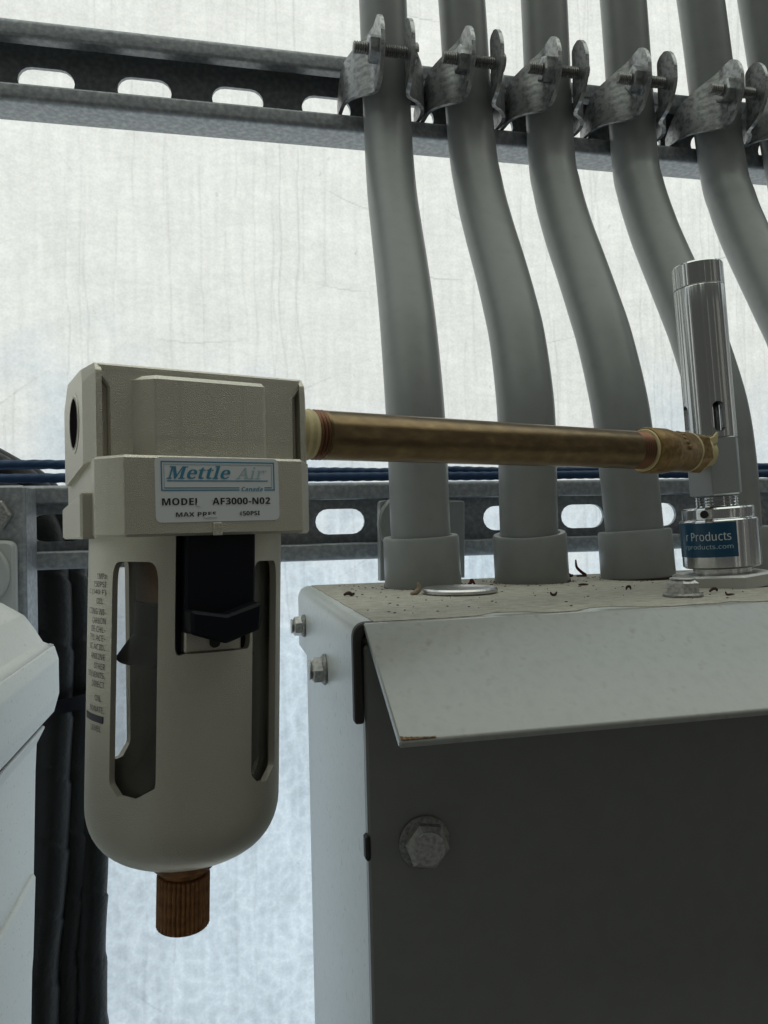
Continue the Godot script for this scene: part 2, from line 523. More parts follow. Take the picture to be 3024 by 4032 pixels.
	M.sticker = mat([0.006, 0.065, 0.135], 0.3)
	M.sticker_ink = mat([0.62, 0.68, 0.72], 0.5)
	M.leaf = mat([0.05, 0.022, 0.016], 0.7, 0.0, null, grit, 200.0, 0.8)
	M.leaf_tan = mat([0.28, 0.22, 0.15], 0.8, 0.0, null, grit, 200.0, 0.8)
	M.red = mat([0.09, 0.012, 0.012], 0.5)
	M.bowl = mat([0.93, 0.94, 0.93], 0.06)
	M.bowl.albedo_color = Color(0.48, 0.48, 0.46, 0.27)
	M.bowl.metallic_specular = 0.35
	M.bowl.transparency = BaseMaterial3D.TRANSPARENCY_ALPHA
	M.tarp = StandardMaterial3D.new()
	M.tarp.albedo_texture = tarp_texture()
	M.tarp.roughness = 0.75
	M.tarp.backlight_enabled = true
	M.tarp.backlight = Color.WHITE

# ------------------------------------------------------------------ lights and camera
func area_light(called: String, at: Vector3, turn: Vector3, size: Vector2, energy: float, color: Color) -> void:
	var l := AreaLight3D.new()
	l.name = numbered(called)
	l.area_size = size
	l.area_normalize_energy = false
	l.light_energy = energy
	l.light_color = color
	l.set("area_range", 8.0)
	l.shadow_enabled = true
	add_child(l)
	l.position = at
	l.rotation_degrees = turn

func _ready() -> void:
	var cam := Camera3D.new()
	cam.name = "camera"
	cam.fov = 68.65
	cam.near = 0.01
	cam.far = 60.0
	add_child(cam)
	cam.rotation_degrees = Vector3(1.24, -12.5, -1.4)
	var we := WorldEnvironment.new()
	we.name = "surroundings"
	var e := Environment.new()
	e.background_mode = Environment.BG_COLOR
	e.background_color = Color(0.075, 0.077, 0.0715).linear_to_srgb()
	e.tonemap_mode = Environment.TONE_MAPPER_LINEAR
	e.tonemap_exposure = 1.0
	e.sdfgi_enabled = true
	e.ssao_enabled = true
	e.ssil_enabled = true
	we.environment = e
	add_child(we)
	# the daylight: through the tarpaulin from behind, and down from the translucent roof overhead
	area_light("daylight_behind", Vector3(0.2, 0.5, -2.2), Vector3(0, 180, 0), Vector2(6, 4), 0.80, Color(0.995, 1.0, 0.995))
	area_light("daylight_overhead", Vector3(0.1, 1.25, -0.05), Vector3(-90, 0, 0), Vector2(2.6, 1.0), 0.40, Color(0.975, 1.0, 0.95))
	# unseen light strips added behind the viewer to draw bright lines in the polished steel
	for g in [[6.0, 0.15, 0.17], [46.0, 0.17, 0.15], [58.0, 0.10, 0.06], [-71.0, 0.5, 0.05]]:
		var az := deg_to_rad(g[0])
		area_light("streak_light", Vector3(0.2, 0.05, -0.27) + Vector3(sin(az), 0.12, cos(az)) * 2.6, Vector3(-2.5, g[0], 0), Vector2(g[1], 1.9), g[2], Color(1.0, 0.99, 0.94))
	make_materials()
	build_tarp()
	build_channels()
	build_box()
	build_conduits()
	build_clamps()
	build_filter()
	build_pipe()
	build_cooler()
	build_left_side()
	build_litter()

# ------------------------------------------------------------------ the backdrop
func build_tarp() -> void:
	var st := mb()
	var wav := noise(FastNoiseLite.TYPE_SIMPLEX_SMOOTH, 1.6, 2, 3)
	var x0 := -2.6
	var y0 := -1.4
	var n := 60
	var m := 42
	for i in n:
		for j in m:
			var q := []
			var uv := []
			for d in [[0, 0], [1, 0], [1, 1], [0, 1]]:
				var x: float = x0 + 0.1 * (i + d[0])
				var y: float = y0 + 0.08 * (j + d[1])
				q.append(Vector3(x, y, -0.53 + 0.012 * wav.get_noise_2d(x, y * 0.4)))
				uv.append(Vector2((x + 0.42) / 1.2, (0.6 - y) / 1.2))
			quad(st, q[0], q[1], q[2], q[3], Vector3.BACK, 1, uv[0], uv[1], uv[2], uv[3])
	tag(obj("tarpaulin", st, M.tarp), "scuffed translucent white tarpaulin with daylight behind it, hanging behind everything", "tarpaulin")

func stadium(cx: float, cy: float, l: float, h: float) -> PackedVector2Array:
	var p := PackedVector2Array()
	for k in 9:
		var a := PI / 2.0 + PI * k / 8.0
		p.append(Vector2(cx - (l - h) / 2 + cos(a) * h / 2, cy + sin(a) * h / 2))
	for k in 9:
		var a := -PI / 2.0 + PI * k / 8.0
		p.append(Vector2(cx + (l - h) / 2 + cos(a) * h / 2, cy + sin(a) * h / 2))
	return p

func channel(o: Node3D, yc: float, zf: float, slot0: float, xa: float, xb: float) -> void:
	# a slotted web at the back, two flanges and two inturned lips, in millimetres for the sheet
	var holes := []
	var k := -20
	while slot0 + 0.0508 * k < xb:
		if slot0 + 0.0508 * k > xa + 0.03: holes.append(stadium((slot0 + 0.0508 * k) * 1000.0, 0.0, 28.8, 14.6))
		k += 1
	var web := mb()
	sheet(web, func(p: Vector2) -> Vector3: return Vector3(p.x * 0.001, yc + p.y * 0.001, zf - 0.0185), func(p: Vector2) -> Vector3: return Vector3(p.x * 0.001, yc + p.y * 0.001, zf - 0.0208), steps(xa * 1000.0, xb * 1000.0, 60), steps(-19.6, 19.6, 4), holes)
	obj("slotted_web", web, M.galv, o)
	for s in [-1.0, 1.0]:
		var st := mb()
		var r := []
		for q in [[-0.0210, 0.0197], [-0.0210, 0.0216], [0.0, 0.0216], [0.0, 0.0122], [-0.0075, 0.0122], [-0.0075, 0.0145], [-0.0022, 0.0145], [-0.0022, 0.0197]]:
			r.append(Vector2(q[0], q[1] * s))
		var p := round_poly(r, [0.0006, 0.0016, 0.0030, 0.0016, 0.0006, 0.0006, 0.001, 0.0], 5)
		# profile (z, y) swept along x
		extrude(st, p, xa, xb, 0.0, 0.0, Transform3D(Basis(Vector3(0, 0, 1), Vector3(0, 1, 0), Vector3(1, 0, 0)), Vector3(0, yc, zf)))
		obj("lipped_flange", st, M.galv, o)

func build_channels() -> void:
	var up := thing("strut_channel", "upper galvanised slotted strut channel that carries the row of pipe clamps", "strut channel", Vector3.ZERO, 0, "galvanised strut channels")
	channel(up, 0.2454, -0.41, -0.0859, -0.7, 1.1)
	var low := thing("strut_channel", "lower galvanised slotted strut channel behind the grey couplings and the air filter", "strut channel", Vector3.ZERO, 0, "galvanised strut channels")
	channel(low, 0.0045, -0.41, 0.069, -0.7, 1.1)
	# two blue ropes lying along the lower channel
	var rng := RandomNumberGenerator.new()
	rng.seed = 8
	var specs := [["upper thin blue rope running along the top of the lower strut channel", [Vector3(-0.16, 0.0375, -0.437), Vector3(-0.095, 0.0392, -0.437), Vector3(-0.06, 0.0372, -0.436), Vector3(-0.01, 0.0335, -0.434), Vector3(0.06, 0.0338, -0.434), Vector3(0.10, 0.0332, -0.434), Vector3(0.135, 0.0342, -0.435), Vector3(0.175, 0.0332, -0.434), Vector3(0.25, 0.0335, -0.434), Vector3(0.33, 0.0350, -0.436), Vector3(0.5, 0.034, -0.435)]],
		["lower thin blue rope resting on the lower strut channel under the other rope", [Vector3(-0.16, 0.0306, -0.430), Vector3(-0.09, 0.0312, -0.430), Vector3(-0.05, 0.0306, -0.431), Vector3(0.02, 0.0304, -0.430), Vector3(0.11, 0.0304, -0.430), Vector3(0.16, 0.0302, -0.430), Vector3(0.25, 0.0304, -0.430), Vector3(0.33, 0.0299, -0.430), Vector3(0.5, 0.0304, -0.430)]]]
	for s in specs:
		var st := mb()
		var path := smooth_path(s[1], 40)
		tube(st, path, 0.0023, 14, true, func(a: float, d: float) -> float: return 0.0004 * absf(sin(a * 1.5 + d * 420.0)))
		tag(obj("blue_rope", st, M.rope), s[0], "rope", "blue ropes on the lower channel")
	# grey plate with a round boss behind the first conduit
	var pl := thing("grey_bracket", "grey plastic bracket plate with a round boss behind the leftmost conduit's coupling", "bracket")
	var st := mb()
	extrude(st, round_poly([Vector2(0.0823, -0.0275), Vector2(0.1285, -0.0275), Vector2(0.1295, 0.0138), Vector2(0.083, 0.0147)], [0.0, 0.0, 0.002, 0.002], 4), -0.3905, -0.3835, 0.0005, 0.0005)
	obj("plate", st, M.pvc, pl)
	st = mb()
	cyl(st, 0.0165, 0.0, 0.0045, 0.001, 40, Transform3D(Basis(Vector3.RIGHT, PI / 2), Vector3(0.0975, 0.0018, -0.3835)))
	obj("boss", st, M.pvc, pl)

# ------------------------------------------------------------------ the electrical box
func flange_bolt(parent: Node3D, at: Transform3D, rf: float, rc: float, h: float, phase: float, label := "") -> void:
	var b := Node3D.new()
	b.name = "flange_bolt"
	parent.add_child(b, true)
	b.transform = at
	var st := mb()
	lathe(st, [Vector2(0, 0), Vector2(rf - 0.0002, 0), Vector2(rf, 0.0003), Vector2(rf, 0.0008), Vector2(rf * 0.93, 0.0012), Vector2(rc * 0.9, 0.0017), Vector2(0, 0.0017)], 32)
	obj("washer_face", st, M.bolt, b)
	st = mb()
	# a hexagon whose corners are rounded off towards a round top face
	hexnut(st, rc, 0.0014, h - 0.0004, Transform3D(), phase, 0.0013)
	obj("hex_head", st, M.zinc, b)
	st = mb()
	cyl(st, rc * 0.74, h - 0.0006, h, 0.0002, 28)
	obj("head_face", st, M.zinc, b)

func build_box() -> void:
	var o := thing("electrical_box", "grey painted metal electrical box with a dusty top and a sloping drip lip", "electrical box")
	var xr := 0.52
	var zb := -0.364
	# top sheet bent down at the left into a flange
	var outer := [Vector2(0.0371, -0.0556), Vector2(0.0371, -0.027), Vector2(xr, -0.027)]
	var inner := [Vector2(xr, -0.0294), Vector2(0.0396, -0.0294), Vector2(0.0396, -0.0556)]
	var prof := round_poly(outer + inner, [0.0009, 0.0062, 0.0, 0.0, 0.0040, 0.0009], 8)
	var st := mb()
	extrude(st, prof, zb, -0.2152, 0.0005, 0.0003)
	obj("hood", st, M.paint, o)
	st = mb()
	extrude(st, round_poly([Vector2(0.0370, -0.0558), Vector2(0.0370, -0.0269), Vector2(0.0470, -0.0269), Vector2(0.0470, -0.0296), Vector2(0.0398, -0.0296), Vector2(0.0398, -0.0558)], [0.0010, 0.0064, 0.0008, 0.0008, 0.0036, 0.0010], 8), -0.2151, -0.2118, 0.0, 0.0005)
	obj("shaded_edge", st, M.edge_shade, o)  # dark strip added for the shade on the hood's cut edge
	# film of dust on the top, with a ragged edge
	st = mb()
	var dn := noise(FastNoiseLite.TYPE_SIMPLEX_SMOOTH, 60.0, 3, 5)
	var dp := PackedVector2Array()
	for k in 60:
		var x := lerpf(0.0432, xr - 0.004, k / 59.0)
		dp.append(Vector2(x, 0.2122 + 0.0085 * clampf(0.35 + 1.9 * dn.get_noise_2d(x * 0.5, 0.0), 0.0, 1.0) + 0.0006 * dn.get_noise_2d(x * 4.0, 9.0)))
	for k in 60:
		var x := lerpf(xr - 0.004, 0.0436, k / 59.0)
		dp.append(Vector2(x, 0.3630 + 0.0005 * dn.get_noise_2d(x, 4.0)))
	for k in 24:
		var z := lerpf(0.361, 0.218, k / 23.0)
		dp.append(Vector2(0.0434 + 0.0007 * dn.get_noise_2d(3.0, z), z))
	extrude(st, dp, 0.0, 0.00025, 0.0, 0.0, Transform3D(Basis(Vector3.RIGHT, -PI / 2), Vector3(0, -0.0270, 0)))
	var dust := obj("dust_film", st, M.dust, o)
	dust.set_meta("kind", "stuff")
	# drip lip, folded forward and down, with a turned-in hem
	st = mb()
	var a := [Vector2(-0.2152, -0.0270), Vector2(-0.2105, -0.0270), Vector2(-0.1704, -0.0496), Vector2(-0.1710, -0.0513)]
	var b := [Vector2(-0.1728, -0.0513), Vector2(-0.1727, -0.0510), Vector2(-0.2112, -0.0294), Vector2(-0.2152, -0.0294)]
	var lp := round_poly(a + b, [0.0, 0.0034, 0.0016, 0.0004, 0.0004, 0.0006, 0.002, 0.0], 8)
	extrude(st, lp, 0.0402, xr, 0.0004, 0.0, Transform3D(Basis(Vector3(0, 0, 1), Vector3(0, 1, 0), Vector3(1, 0, 0)), Vector3.ZERO))
	obj("drip_lip", st, M.lip, o)
	# rust where the lip's corner has chipped
	st = mb()
	var rp := PackedVector2Array()
	for k in 34: rp.append(Vector2(0.0406 + 0.0085 * k / 33.0, 0.0003))
	for k in 34: rp.append(Vector2(0.0491 - 0.0085 * k / 33.0, 0.0006 + 0.0008 * pow(k / 33.0, 2.0) + 0.0003 * dn.get_noise_1d(k * 0.011 + 0.3)))
	extrude(st, rp, 0.00003, 0.00022, 0.0, 0.0, Transform3D(Basis(Vector3(1, 0, 0), Vector3(0, 0.4912, -0.8711), Vector3(0, 0.8711, 0.4912)), Vector3(0, -0.0496, -0.1704)))
	obj("rust_patch", st, M.rust, o)
	# body and door
	st = mb()
	box(st, Vector3(0.0403, -0.62, zb + 0.003), Vector3(xr - 0.002, -0.0297, -0.2160), 0.0008)
	obj("box_body", st, M.paint, o)
	st = mb()
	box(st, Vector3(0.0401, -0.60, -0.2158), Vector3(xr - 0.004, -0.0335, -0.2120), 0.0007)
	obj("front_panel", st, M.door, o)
	st = mb()
	box(st, Vector3(0.0391, -0.0945, -0.2150), Vector3(0.0406, -0.0875, -0.2110), 0.0006)
	obj("rubber_plug", st, M.dark, o)
	flange_bolt(o, Transform3D(Basis(Vector3.RIGHT, PI / 2), Vector3(0.0565, -0.0909, -0.2120)), 0.0076, 0.0066, 0.0058, 0.35)
	for q in [[-0.337, -0.0428, 0.0050, 0.4], [-0.2715, -0.0506, 0.0056, 0.1]]:
		flange_bolt(o, Transform3D(Basis(Vector3.BACK, PI / 2), Vector3(0.0371, q[1], q[0])), q[2], q[2] * 0.88, 0.0062, q[3])
	flange_bolt(o, Transform3D(Basis(), Vector3(0.1605, -0.02675, -0.2375)), 0.0068, 0.0060, 0.0066, 0.5)
	# the blanking plug lying in its hole
	var d := mb()
	lathe(d, [Vector2(0, 0), Vector2(0.0146, 0), Vector2(0.0153, 0.0006), Vector2(0.0153, 0.0016), Vector2(0.0147, 0.0023), Vector2(0.012, 0.0025), Vector2(0.0108, 0.0020), Vector2(0, 0.0021)], 56, Transform3D(Basis(), Vector3(0.0942, -0.02675, -0.2885)))
	tag(obj("hole_plug", d, M.plug), "round shiny steel hole plug on the dusty box top, beside the leftmost coupling", "plug")

# ------------------------------------------------------------------ conduits and clamps
const ORD := ["leftmost", "second from left", "third from left", "fourth from left", "fifth from left", "sixth from left"]
var paths := [
	[[0.0944, 0.40, -0.405], [0.0956, 0.2953, -0.402], [0.0965, 0.2209, -0.4013], [0.0951, 0.1824, -0.3898], [0.0938, 0.1564, -0.3767], [0.0923, 0.1314, -0.3623], [0.0907, 0.1082, -0.349], [0.0893, 0.0871, -0.3383], [0.0880, 0.0555, -0.3273], [0.0882, 0.029, -0.325], [0.0885, 0.0019, -0.325], [0.0897, -0.0266, -0.3265]],
	[[0.1380, 0.41, -0.404], [0.1420, 0.3014, -0.402], [0.1453, 0.2211, -0.4013], [0.1458, 0.187, -0.3918], [0.1457, 0.1606, -0.379], [0.1455, 0.1349, -0.3643], [0.1447, 0.1109, -0.3505], [0.1437, 0.0889, -0.3392], [0.1417, 0.0562, -0.3275], [0.1410, 0.029, -0.3255], [0.1410, 0.0007, -0.326], [0.1432, -0.0266, -0.329]],
	[[0.191, 0.41, -0.403], [0.1929, 0.308, -0.402], [0.1941, 0.2198, -0.4012], [0.1935, 0.1914, -0.3935], [0.1928, 0.1644, -0.381], [0.1922, 0.138, -0.3661], [0.1912, 0.1131, -0.3517], [0.1906, 0.0905, -0.3399], [0.1903, 0.0568, -0.3276], [0.192, 0.028, -0.325], [0.1944, -0.0005, -0.325], [0.1955, -0.0266, -0.3245]],
	[[0.239, 0.42, -0.404], [0.2444, 0.3147, -0.402], [0.2482, 0.222, -0.4014], [0.2479, 0.1962, -0.3953], [0.2473, 0.1688, -0.3833], [0.2466, 0.1505, -0.3733], [0.2453, 0.1158, -0.3533], [0.2445, 0.0924, -0.3408], [0.2447, 0.0575, -0.3278], [0.2465, 0.029, -0.325], [0.248, 0.0, -0.325], [0.249, -0.0266, -0.325]],
	[[0.284, 0.43, -0.404], [0.2974, 0.3217, -0.402], [0.3080, 0.2207, -0.4013], [0.3085, 0.1924, -0.3939], [0.3079, 0.1736, -0.3857], [0.307, 0.1547, -0.3757], [0.3050, 0.1188, -0.355], [0.3038, 0.094, -0.3415], [0.302, 0.057, -0.3278], [0.302, 0.029, -0.325], [0.302, 0.0, -0.325], [0.302, -0.0266, -0.325]],
	[[0.327, 0.44, -0.404], [0.3412, 0.3274, -0.402], [0.3558, 0.2232, -0.4016], [0.3565, 0.194, -0.3945], [0.3562, 0.169, -0.3835], [0.3558, 0.150, -0.373], [0.3555, 0.116, -0.3535], [0.355, 0.092, -0.3408], [0.355, 0.0575, -0.3278], [0.355, 0.029, -0.325], [0.355, 0.0, -0.325], [0.355, -0.0266, -0.325]]]

func build_conduits() -> void:
	var marks := ["its coupling behind the round hole plug", "its coupling between the first and third couplings", "its coupling just left of the polished cooler", "crossing behind the top of the polished cooler", "bending away to the right of the polished cooler's top", "cut off by the right edge of the view"]
	for i in 6:
		var o := thing("conduit", "%s grey plastic conduit, %s" % [ORD[i], marks[i]], "conduit", Vector3.ZERO, 0, "grey conduits bending down to the box top")
		var pts := []
		for q in paths[i]: pts.append(Vector3(q[0], q[1], q[2]))
		var st := mb()
		tube(st, smooth_path(pts, 8), 0.01335, 48)
		obj("pipe", st, M.pvc, o)
		var foot: Vector3 = pts[pts.size() - 1]
		var lean: Vector3 = (pts[pts.size() - 2] - foot).normalized()
		var b := Basis(Quaternion(Vector3.UP, lean))
		st = mb()
		lathe(st, [Vector2(0.0134, 0.0004), Vector2(0.0168, 0.0004), Vector2(0.0172, 0.0012), Vector2(0.0170, 0.0220), Vector2(0.0164, 0.0232), Vector2(0.0142, 0.0232), Vector2(0.0134, 0.0222)], 48, Transform3D(b, Vector3(foot.x, -0.0270, foot.z)), false, 0.0, true)
		obj("coupling", st, M.pvc, o)
		# grime gathered round the foot of the coupling
		st = mb()
		var gr := noise(FastNoiseLite.TYPE_SIMPLEX_SMOOTH, 1.7, 3, 60 + i)
		var gp := PackedVector2Array()
		for k in 72:
			var a := TAU * k / 72.0
			gp.append(Vector2(cos(a), sin(a)) * (0.0173 + 0.0007 * maxf(0.0, gr.get_noise_2d(cos(a) * 3.0, sin(a) * 3.0) + 0.45)))
		extrude(st, gp, 0.0002, 0.0007, 0.0, 0.0, Transform3D(b, Vector3(foot.x, -0.0268, foot.z)) * Transform3D(Basis(Vector3.RIGHT, -PI / 2), Vector3.ZERO))
		obj("grime_ring", st, M.leaf, o)

# one half of a clamp: a strap that leaves the channel, rounds the conduit and ends in an ear. Built as a strip with thickness.
func strap(st: SurfaceTool, s: float) -> void:
	var cl := [Vector2(-0.0215, -0.018), Vector2(-0.0218, -0.010), Vector2(-0.0214, -0.003), Vector2(-0.0196, 0.002), Vector2(-0.0165, 0.0068), Vector2(-0.0135, 0.0105), Vector2(-0.0100, 0.0138), Vector2(-0.0078, 0.0172), Vector2(-0.0070, 0.0212), Vector2(-0.0069, 0.0255), Vector2(-0.0069, 0.029), Vector2(-0.0069, 0.0318), Vector2(-0.0069, 0.0336), Vector2(-0.0069, 0.0345)]
	var lo := [-0.0128, -0.0140, -0.0143, -0.0146, -0.0154, -0.0162, -0.0170, -0.0174, -0.0170, -0.0155, -0.0125, -0.0088, -0.0052, -0.0015]
	var hi := [-0.0070, 0.0010, 0.0058, 0.0086, 0.0110, 0.0132, 0.0154, 0.0172, 0.0184, 0.0186, 0.0168, 0.0135, 0.0095, 0.0055]
	var th := 0.0022
	var outer := func(p: Vector2) -> Vector3: return _strap_pt(cl, lo, hi, p, -th, s)
	var inner := func(p: Vector2) -> Vector3: return _strap_pt(cl, lo, hi, p, 0.0, s)
	sheet(st, outer, inner, steps(0, 13, 39), steps(0, 1, 10), [])

func _strap_pt(cl: Array, lo: Array, hi: Array, p: Vector2, off: float, s: float) -> Vector3:
	var i := clampi(int(floor(p.x)), 0, cl.size() - 2)
	var f := p.x - i
	var c: Vector2 = cl[i].cubic_interpolate(cl[i + 1], cl[maxi(i - 1, 0)], cl[mini(i + 2, cl.size() - 1)], f)
	var d: Vector2 = (cl[i + 1] - cl[i]).lerp(cl[mini(i + 2, cl.size() - 1)] - cl[mini(i + 1, cl.size() - 2)], f).normalized()
	var nrm := Vector2(-d.y, d.x)   # to the outside of the left half
	var w := c - nrm * off
	var y := lerpf(lerpf(lo[i], lo[i + 1], f), lerpf(hi[i], hi[i + 1], f), p.y)
	return Vector3(w.x * s, y, w.y)

func build_clamps() -> void:
	var xs := [0.0963, 0.1449, 0.1939, 0.2477, 0.3066, 0.3540]
	var rot := [0.3, 0.9, 0.55, 0.15, 0.7, 0.4]
	for i in 6:
		var o := thing("pipe_clamp", "galvanised two-piece pipe clamp with bolt on the %s conduit" % ORD[i], "pipe clamp", Vector3(xs[i] - 0.0013, 0.2492, -0.4015), 0, "pipe clamps on the upper channel")
		for s in [1.0, -1.0]:
			var st := mb()
			strap(st, s)
			obj("strap", st, M.clamp, o)
		var ax := Transform3D(Basis(Vector3.BACK, -PI / 2), Vector3(0, 0.0014, 0.0238))   # Y of the lathe points to +X
		var st2 := mb()
		lathe(st2, threads(0.0031, -0.0216, 0.0090, 0.00125, 0.0006), 18, ax)
		obj("bolt_shank", st2, M.bolt, o)
		st2 = mb()
		hexnut(st2, 0.0070, 0.0, 0.0050, ax * Transform3D(Basis(Vector3.RIGHT, PI), Vector3(0, -0.0091, 0)), rot[i])
		obj("nut", st2, M.clamp, o)
		# slotted cheese head: two half discs with the slot between
		st2 = mb()
		var hd := Node3D.new()
		hd.name = "bolt_head"
		o.add_child(hd, true)
		hd.transform = ax * Transform3D(Basis(Vector3.UP, rot[i] * 2.0), Vector3.ZERO)
		cyl(st2, 0.0053, 0.0072, 0.0106, 0.0003, 20)
		obj("head_base", st2, M.bolt, hd)
		for s in [-1.0, 1.0]:
			var p := PackedVector2Array()
			for k in 11:
				var a := -1.38 + 2.76 * k / 10.0
				p.append(Vector2(cos(a) * 0.0053 * s, sin(a) * 0.0053))
			st2 = mb()
			extrude(st2, p, 0.0106, 0.0126, 0.0, 0.0004, Transform3D(Basis(Vector3.RIGHT, -PI / 2), Vector3.ZERO))
			obj("head_half", st2, M.bolt, hd)

# ------------------------------------------------------------------ the air filter
const FILTER_TURN := 0.31765

func zy(x: float) -> Transform3D:   # polygon given as (z, y), pushed along +X from x
	return Transform3D(Basis(Vector3(0, 0, 1), Vector3(0, 1, 0), Vector3(1, 0, 0)), Vector3(x, 0, 0))

func build_filter() -> void:
	var o := thing("air_filter", "beige metal compressed-air filter with white label, black latch and windowed bowl guard", "air filter", Vector3(-0.008, 0, -0.200), FILTER_TURN)
	# head: a block between two eight-sided end flanges, with a raised front pad
	var st := mb()
	box(st, Vector3(-0.0238, 0.0170, -0.0145), Vector3(0.0254, 0.0386, 0.0146), 0.0008)
	obj("head_core", st, M.cast, o)
	st = mb()
	extrude(st, round_poly([Vector2(-0.0219, 0.0168), Vector2(0.0235, 0.0168), Vector2(0.0235, 0.0335), Vector2(0.0256, 0.0362), Vector2(0.0256, 0.0388), Vector2(-0.0240, 0.0388), Vector2(-0.0240, 0.0362), Vector2(-0.0219, 0.0335)], 0.0006, 3), -0.0166, 0.0165, 0.0005, 0.0005)
	obj("head_block", st, M.cast, o)
	var oct := PackedVector2Array([Vector2(-0.0185, 0.0128), Vector2(0.0172, 0.0168), Vector2(0.0172, 0.0370), Vector2(0.0155, 0.0389), Vector2(-0.0120, 0.0389), Vector2(-0.0185, 0.0330)])
	var soft := func(q: PackedVector2Array) -> PackedVector2Array: return round_poly(Array(q), 0.0012, 4)
	for s in [-1.0, 1.0]:
		st = mb()
		var face := PackedVector2Array([Vector2(-0.0150, 0.0125), Vector2(0.0130, 0.0160), Vector2(0.0130, 0.0345), Vector2(0.0118, 0.0378), Vector2(-0.0085, 0.0378), Vector2(-0.0150, 0.0318)])
		loft(st, [[soft.call(oct), 0.0233], [soft.call(oct), 0.0246], [soft.call(face), 0.0268]], soft.call(oct), Transform3D(Basis(Vector3(0, 0, 1), Vector3(0, 1, 0), Vector3(s, 0, 0)), Vector3(0.0016 if s > 0 else 0.0, 0, 0)), false, true)
		obj("end_flange", st, M.cast, o)
	st = mb()
	var port := Node3D.new()
	port.name = "inlet_port"
	o.add_child(port, true)
	port.transform = Transform3D(Basis(Vector3.BACK, PI / 2), Vector3(-0.02685, 0.0268, 0.0012))
	lathe(st, [Vector2(0.0063, -0.0004), Vector2(0.0072, -0.0004), Vector2(0.0072, 0.00012), Vector2(0.0063, 0.00012)], 40, Transform3D(), false, 0, true)
	obj("bevel_ring", st, M.cast, port)
	st = mb()
	lathe(st, [Vector2(0.0059, 0.00020), Vector2(0.0062, 0.00020), Vector2(0.0062, -0.00005), Vector2(0.0059, -0.00005)], 40, Transform3D(), false, 0, true)
	obj("port_rim", st, M.bolt, port)
	st = mb()
	cyl(st, 0.0061, -0.0004, 0.00006, 0.0, 40)
	obj("port_mouth", st, M.mouth, port)
	# front pad: chamfered on its left side
	st = mb()
	var pad := [Vector2(-0.0166, 0.0165), Vector2(-0.0124, 0.0208), Vector2(0.0144, 0.0208), Vector2(0.0150, 0.0165)]
	extrude(st, round_poly(pad, [0.0, 0.0012, 0.0012, 0.0], 3), 0.0160, 0.0362, 0.0, 0.0010, Transform3D(Basis(Vector3(1, 0, 0), Vector3(0, 0, 1), Vector3(0, 1, 0)), Vector3.ZERO))
	obj("front_pad", st, M.cast, o)
	# collar that takes the bowl
	st = mb()
	var col := [Vector2(-0.0255, 0.0185), Vector2(-0.0205, 0.0256), Vector2(0.0214, 0.0256), Vector2(0.0262, 0.0185), Vector2(0.0262, -0.0200), Vector2(0.0200, -0.0256), Vector2(-0.0200, -0.0256), Vector2(-0.0255, -0.0200)]
	var to_y := Transform3D(Basis(Vector3(1, 0, 0), Vector3(0, 0, 1), Vector3(0, 1, 0)), Vector3.ZERO)
	extrude(st, round_poly(col, 0.0008, 3), -0.0006, 0.0173, 0.0006, 0.0006, to_y)
	obj("collar", st, M.cast, o)
	for s in [-1.0, 1.0]:
		st = mb()
		extrude(st, round_poly([Vector2(-0.013, -0.0008), Vector2(0.0150, -0.0008), Vector2(0.0150, 0.0098), Vector2(0.0118, 0.0090), Vector2(-0.0110, 0.0072), Vector2(-0.013, 0.0068)], 0.0006, 3), 0.0250, 0.0279, 0.0, 0.0005, Transform3D(Basis(Vector3(0, 0, 1), Vector3(0, 1, 0), Vector3(s, 0, 0)), Vector3.ZERO))
		obj("mounting_lug", st, M.cast, o)
	st = mb()
	box(st, Vector3(-0.0012, -0.0007, 0.0254), Vector3(0.0010, 0.0022, 0.02588), 0.0001)
	obj("index_rib", st, M.cast, o)
	build_bowl(o)
	build_label(o)

func ell(az: float, y: float, r: float) -> Vector3:
	return Vector3(sin(deg_to_rad(az)) * r, y * 0.001, cos(deg_to_rad(az)) * r)

func guard_r(y: float, r: float) -> float:   # y in mm: straight down to -70, then rounded to the bottom
	var y0 := -65.5
	if y > y0: return r
	var t := clampf((y0 - y) / 15.0, 0.0, 1.0)
	return 0.0088 + (r - 0.0088) * pow(1.0 - pow(t, 2.3), 1.0 / 2.3)

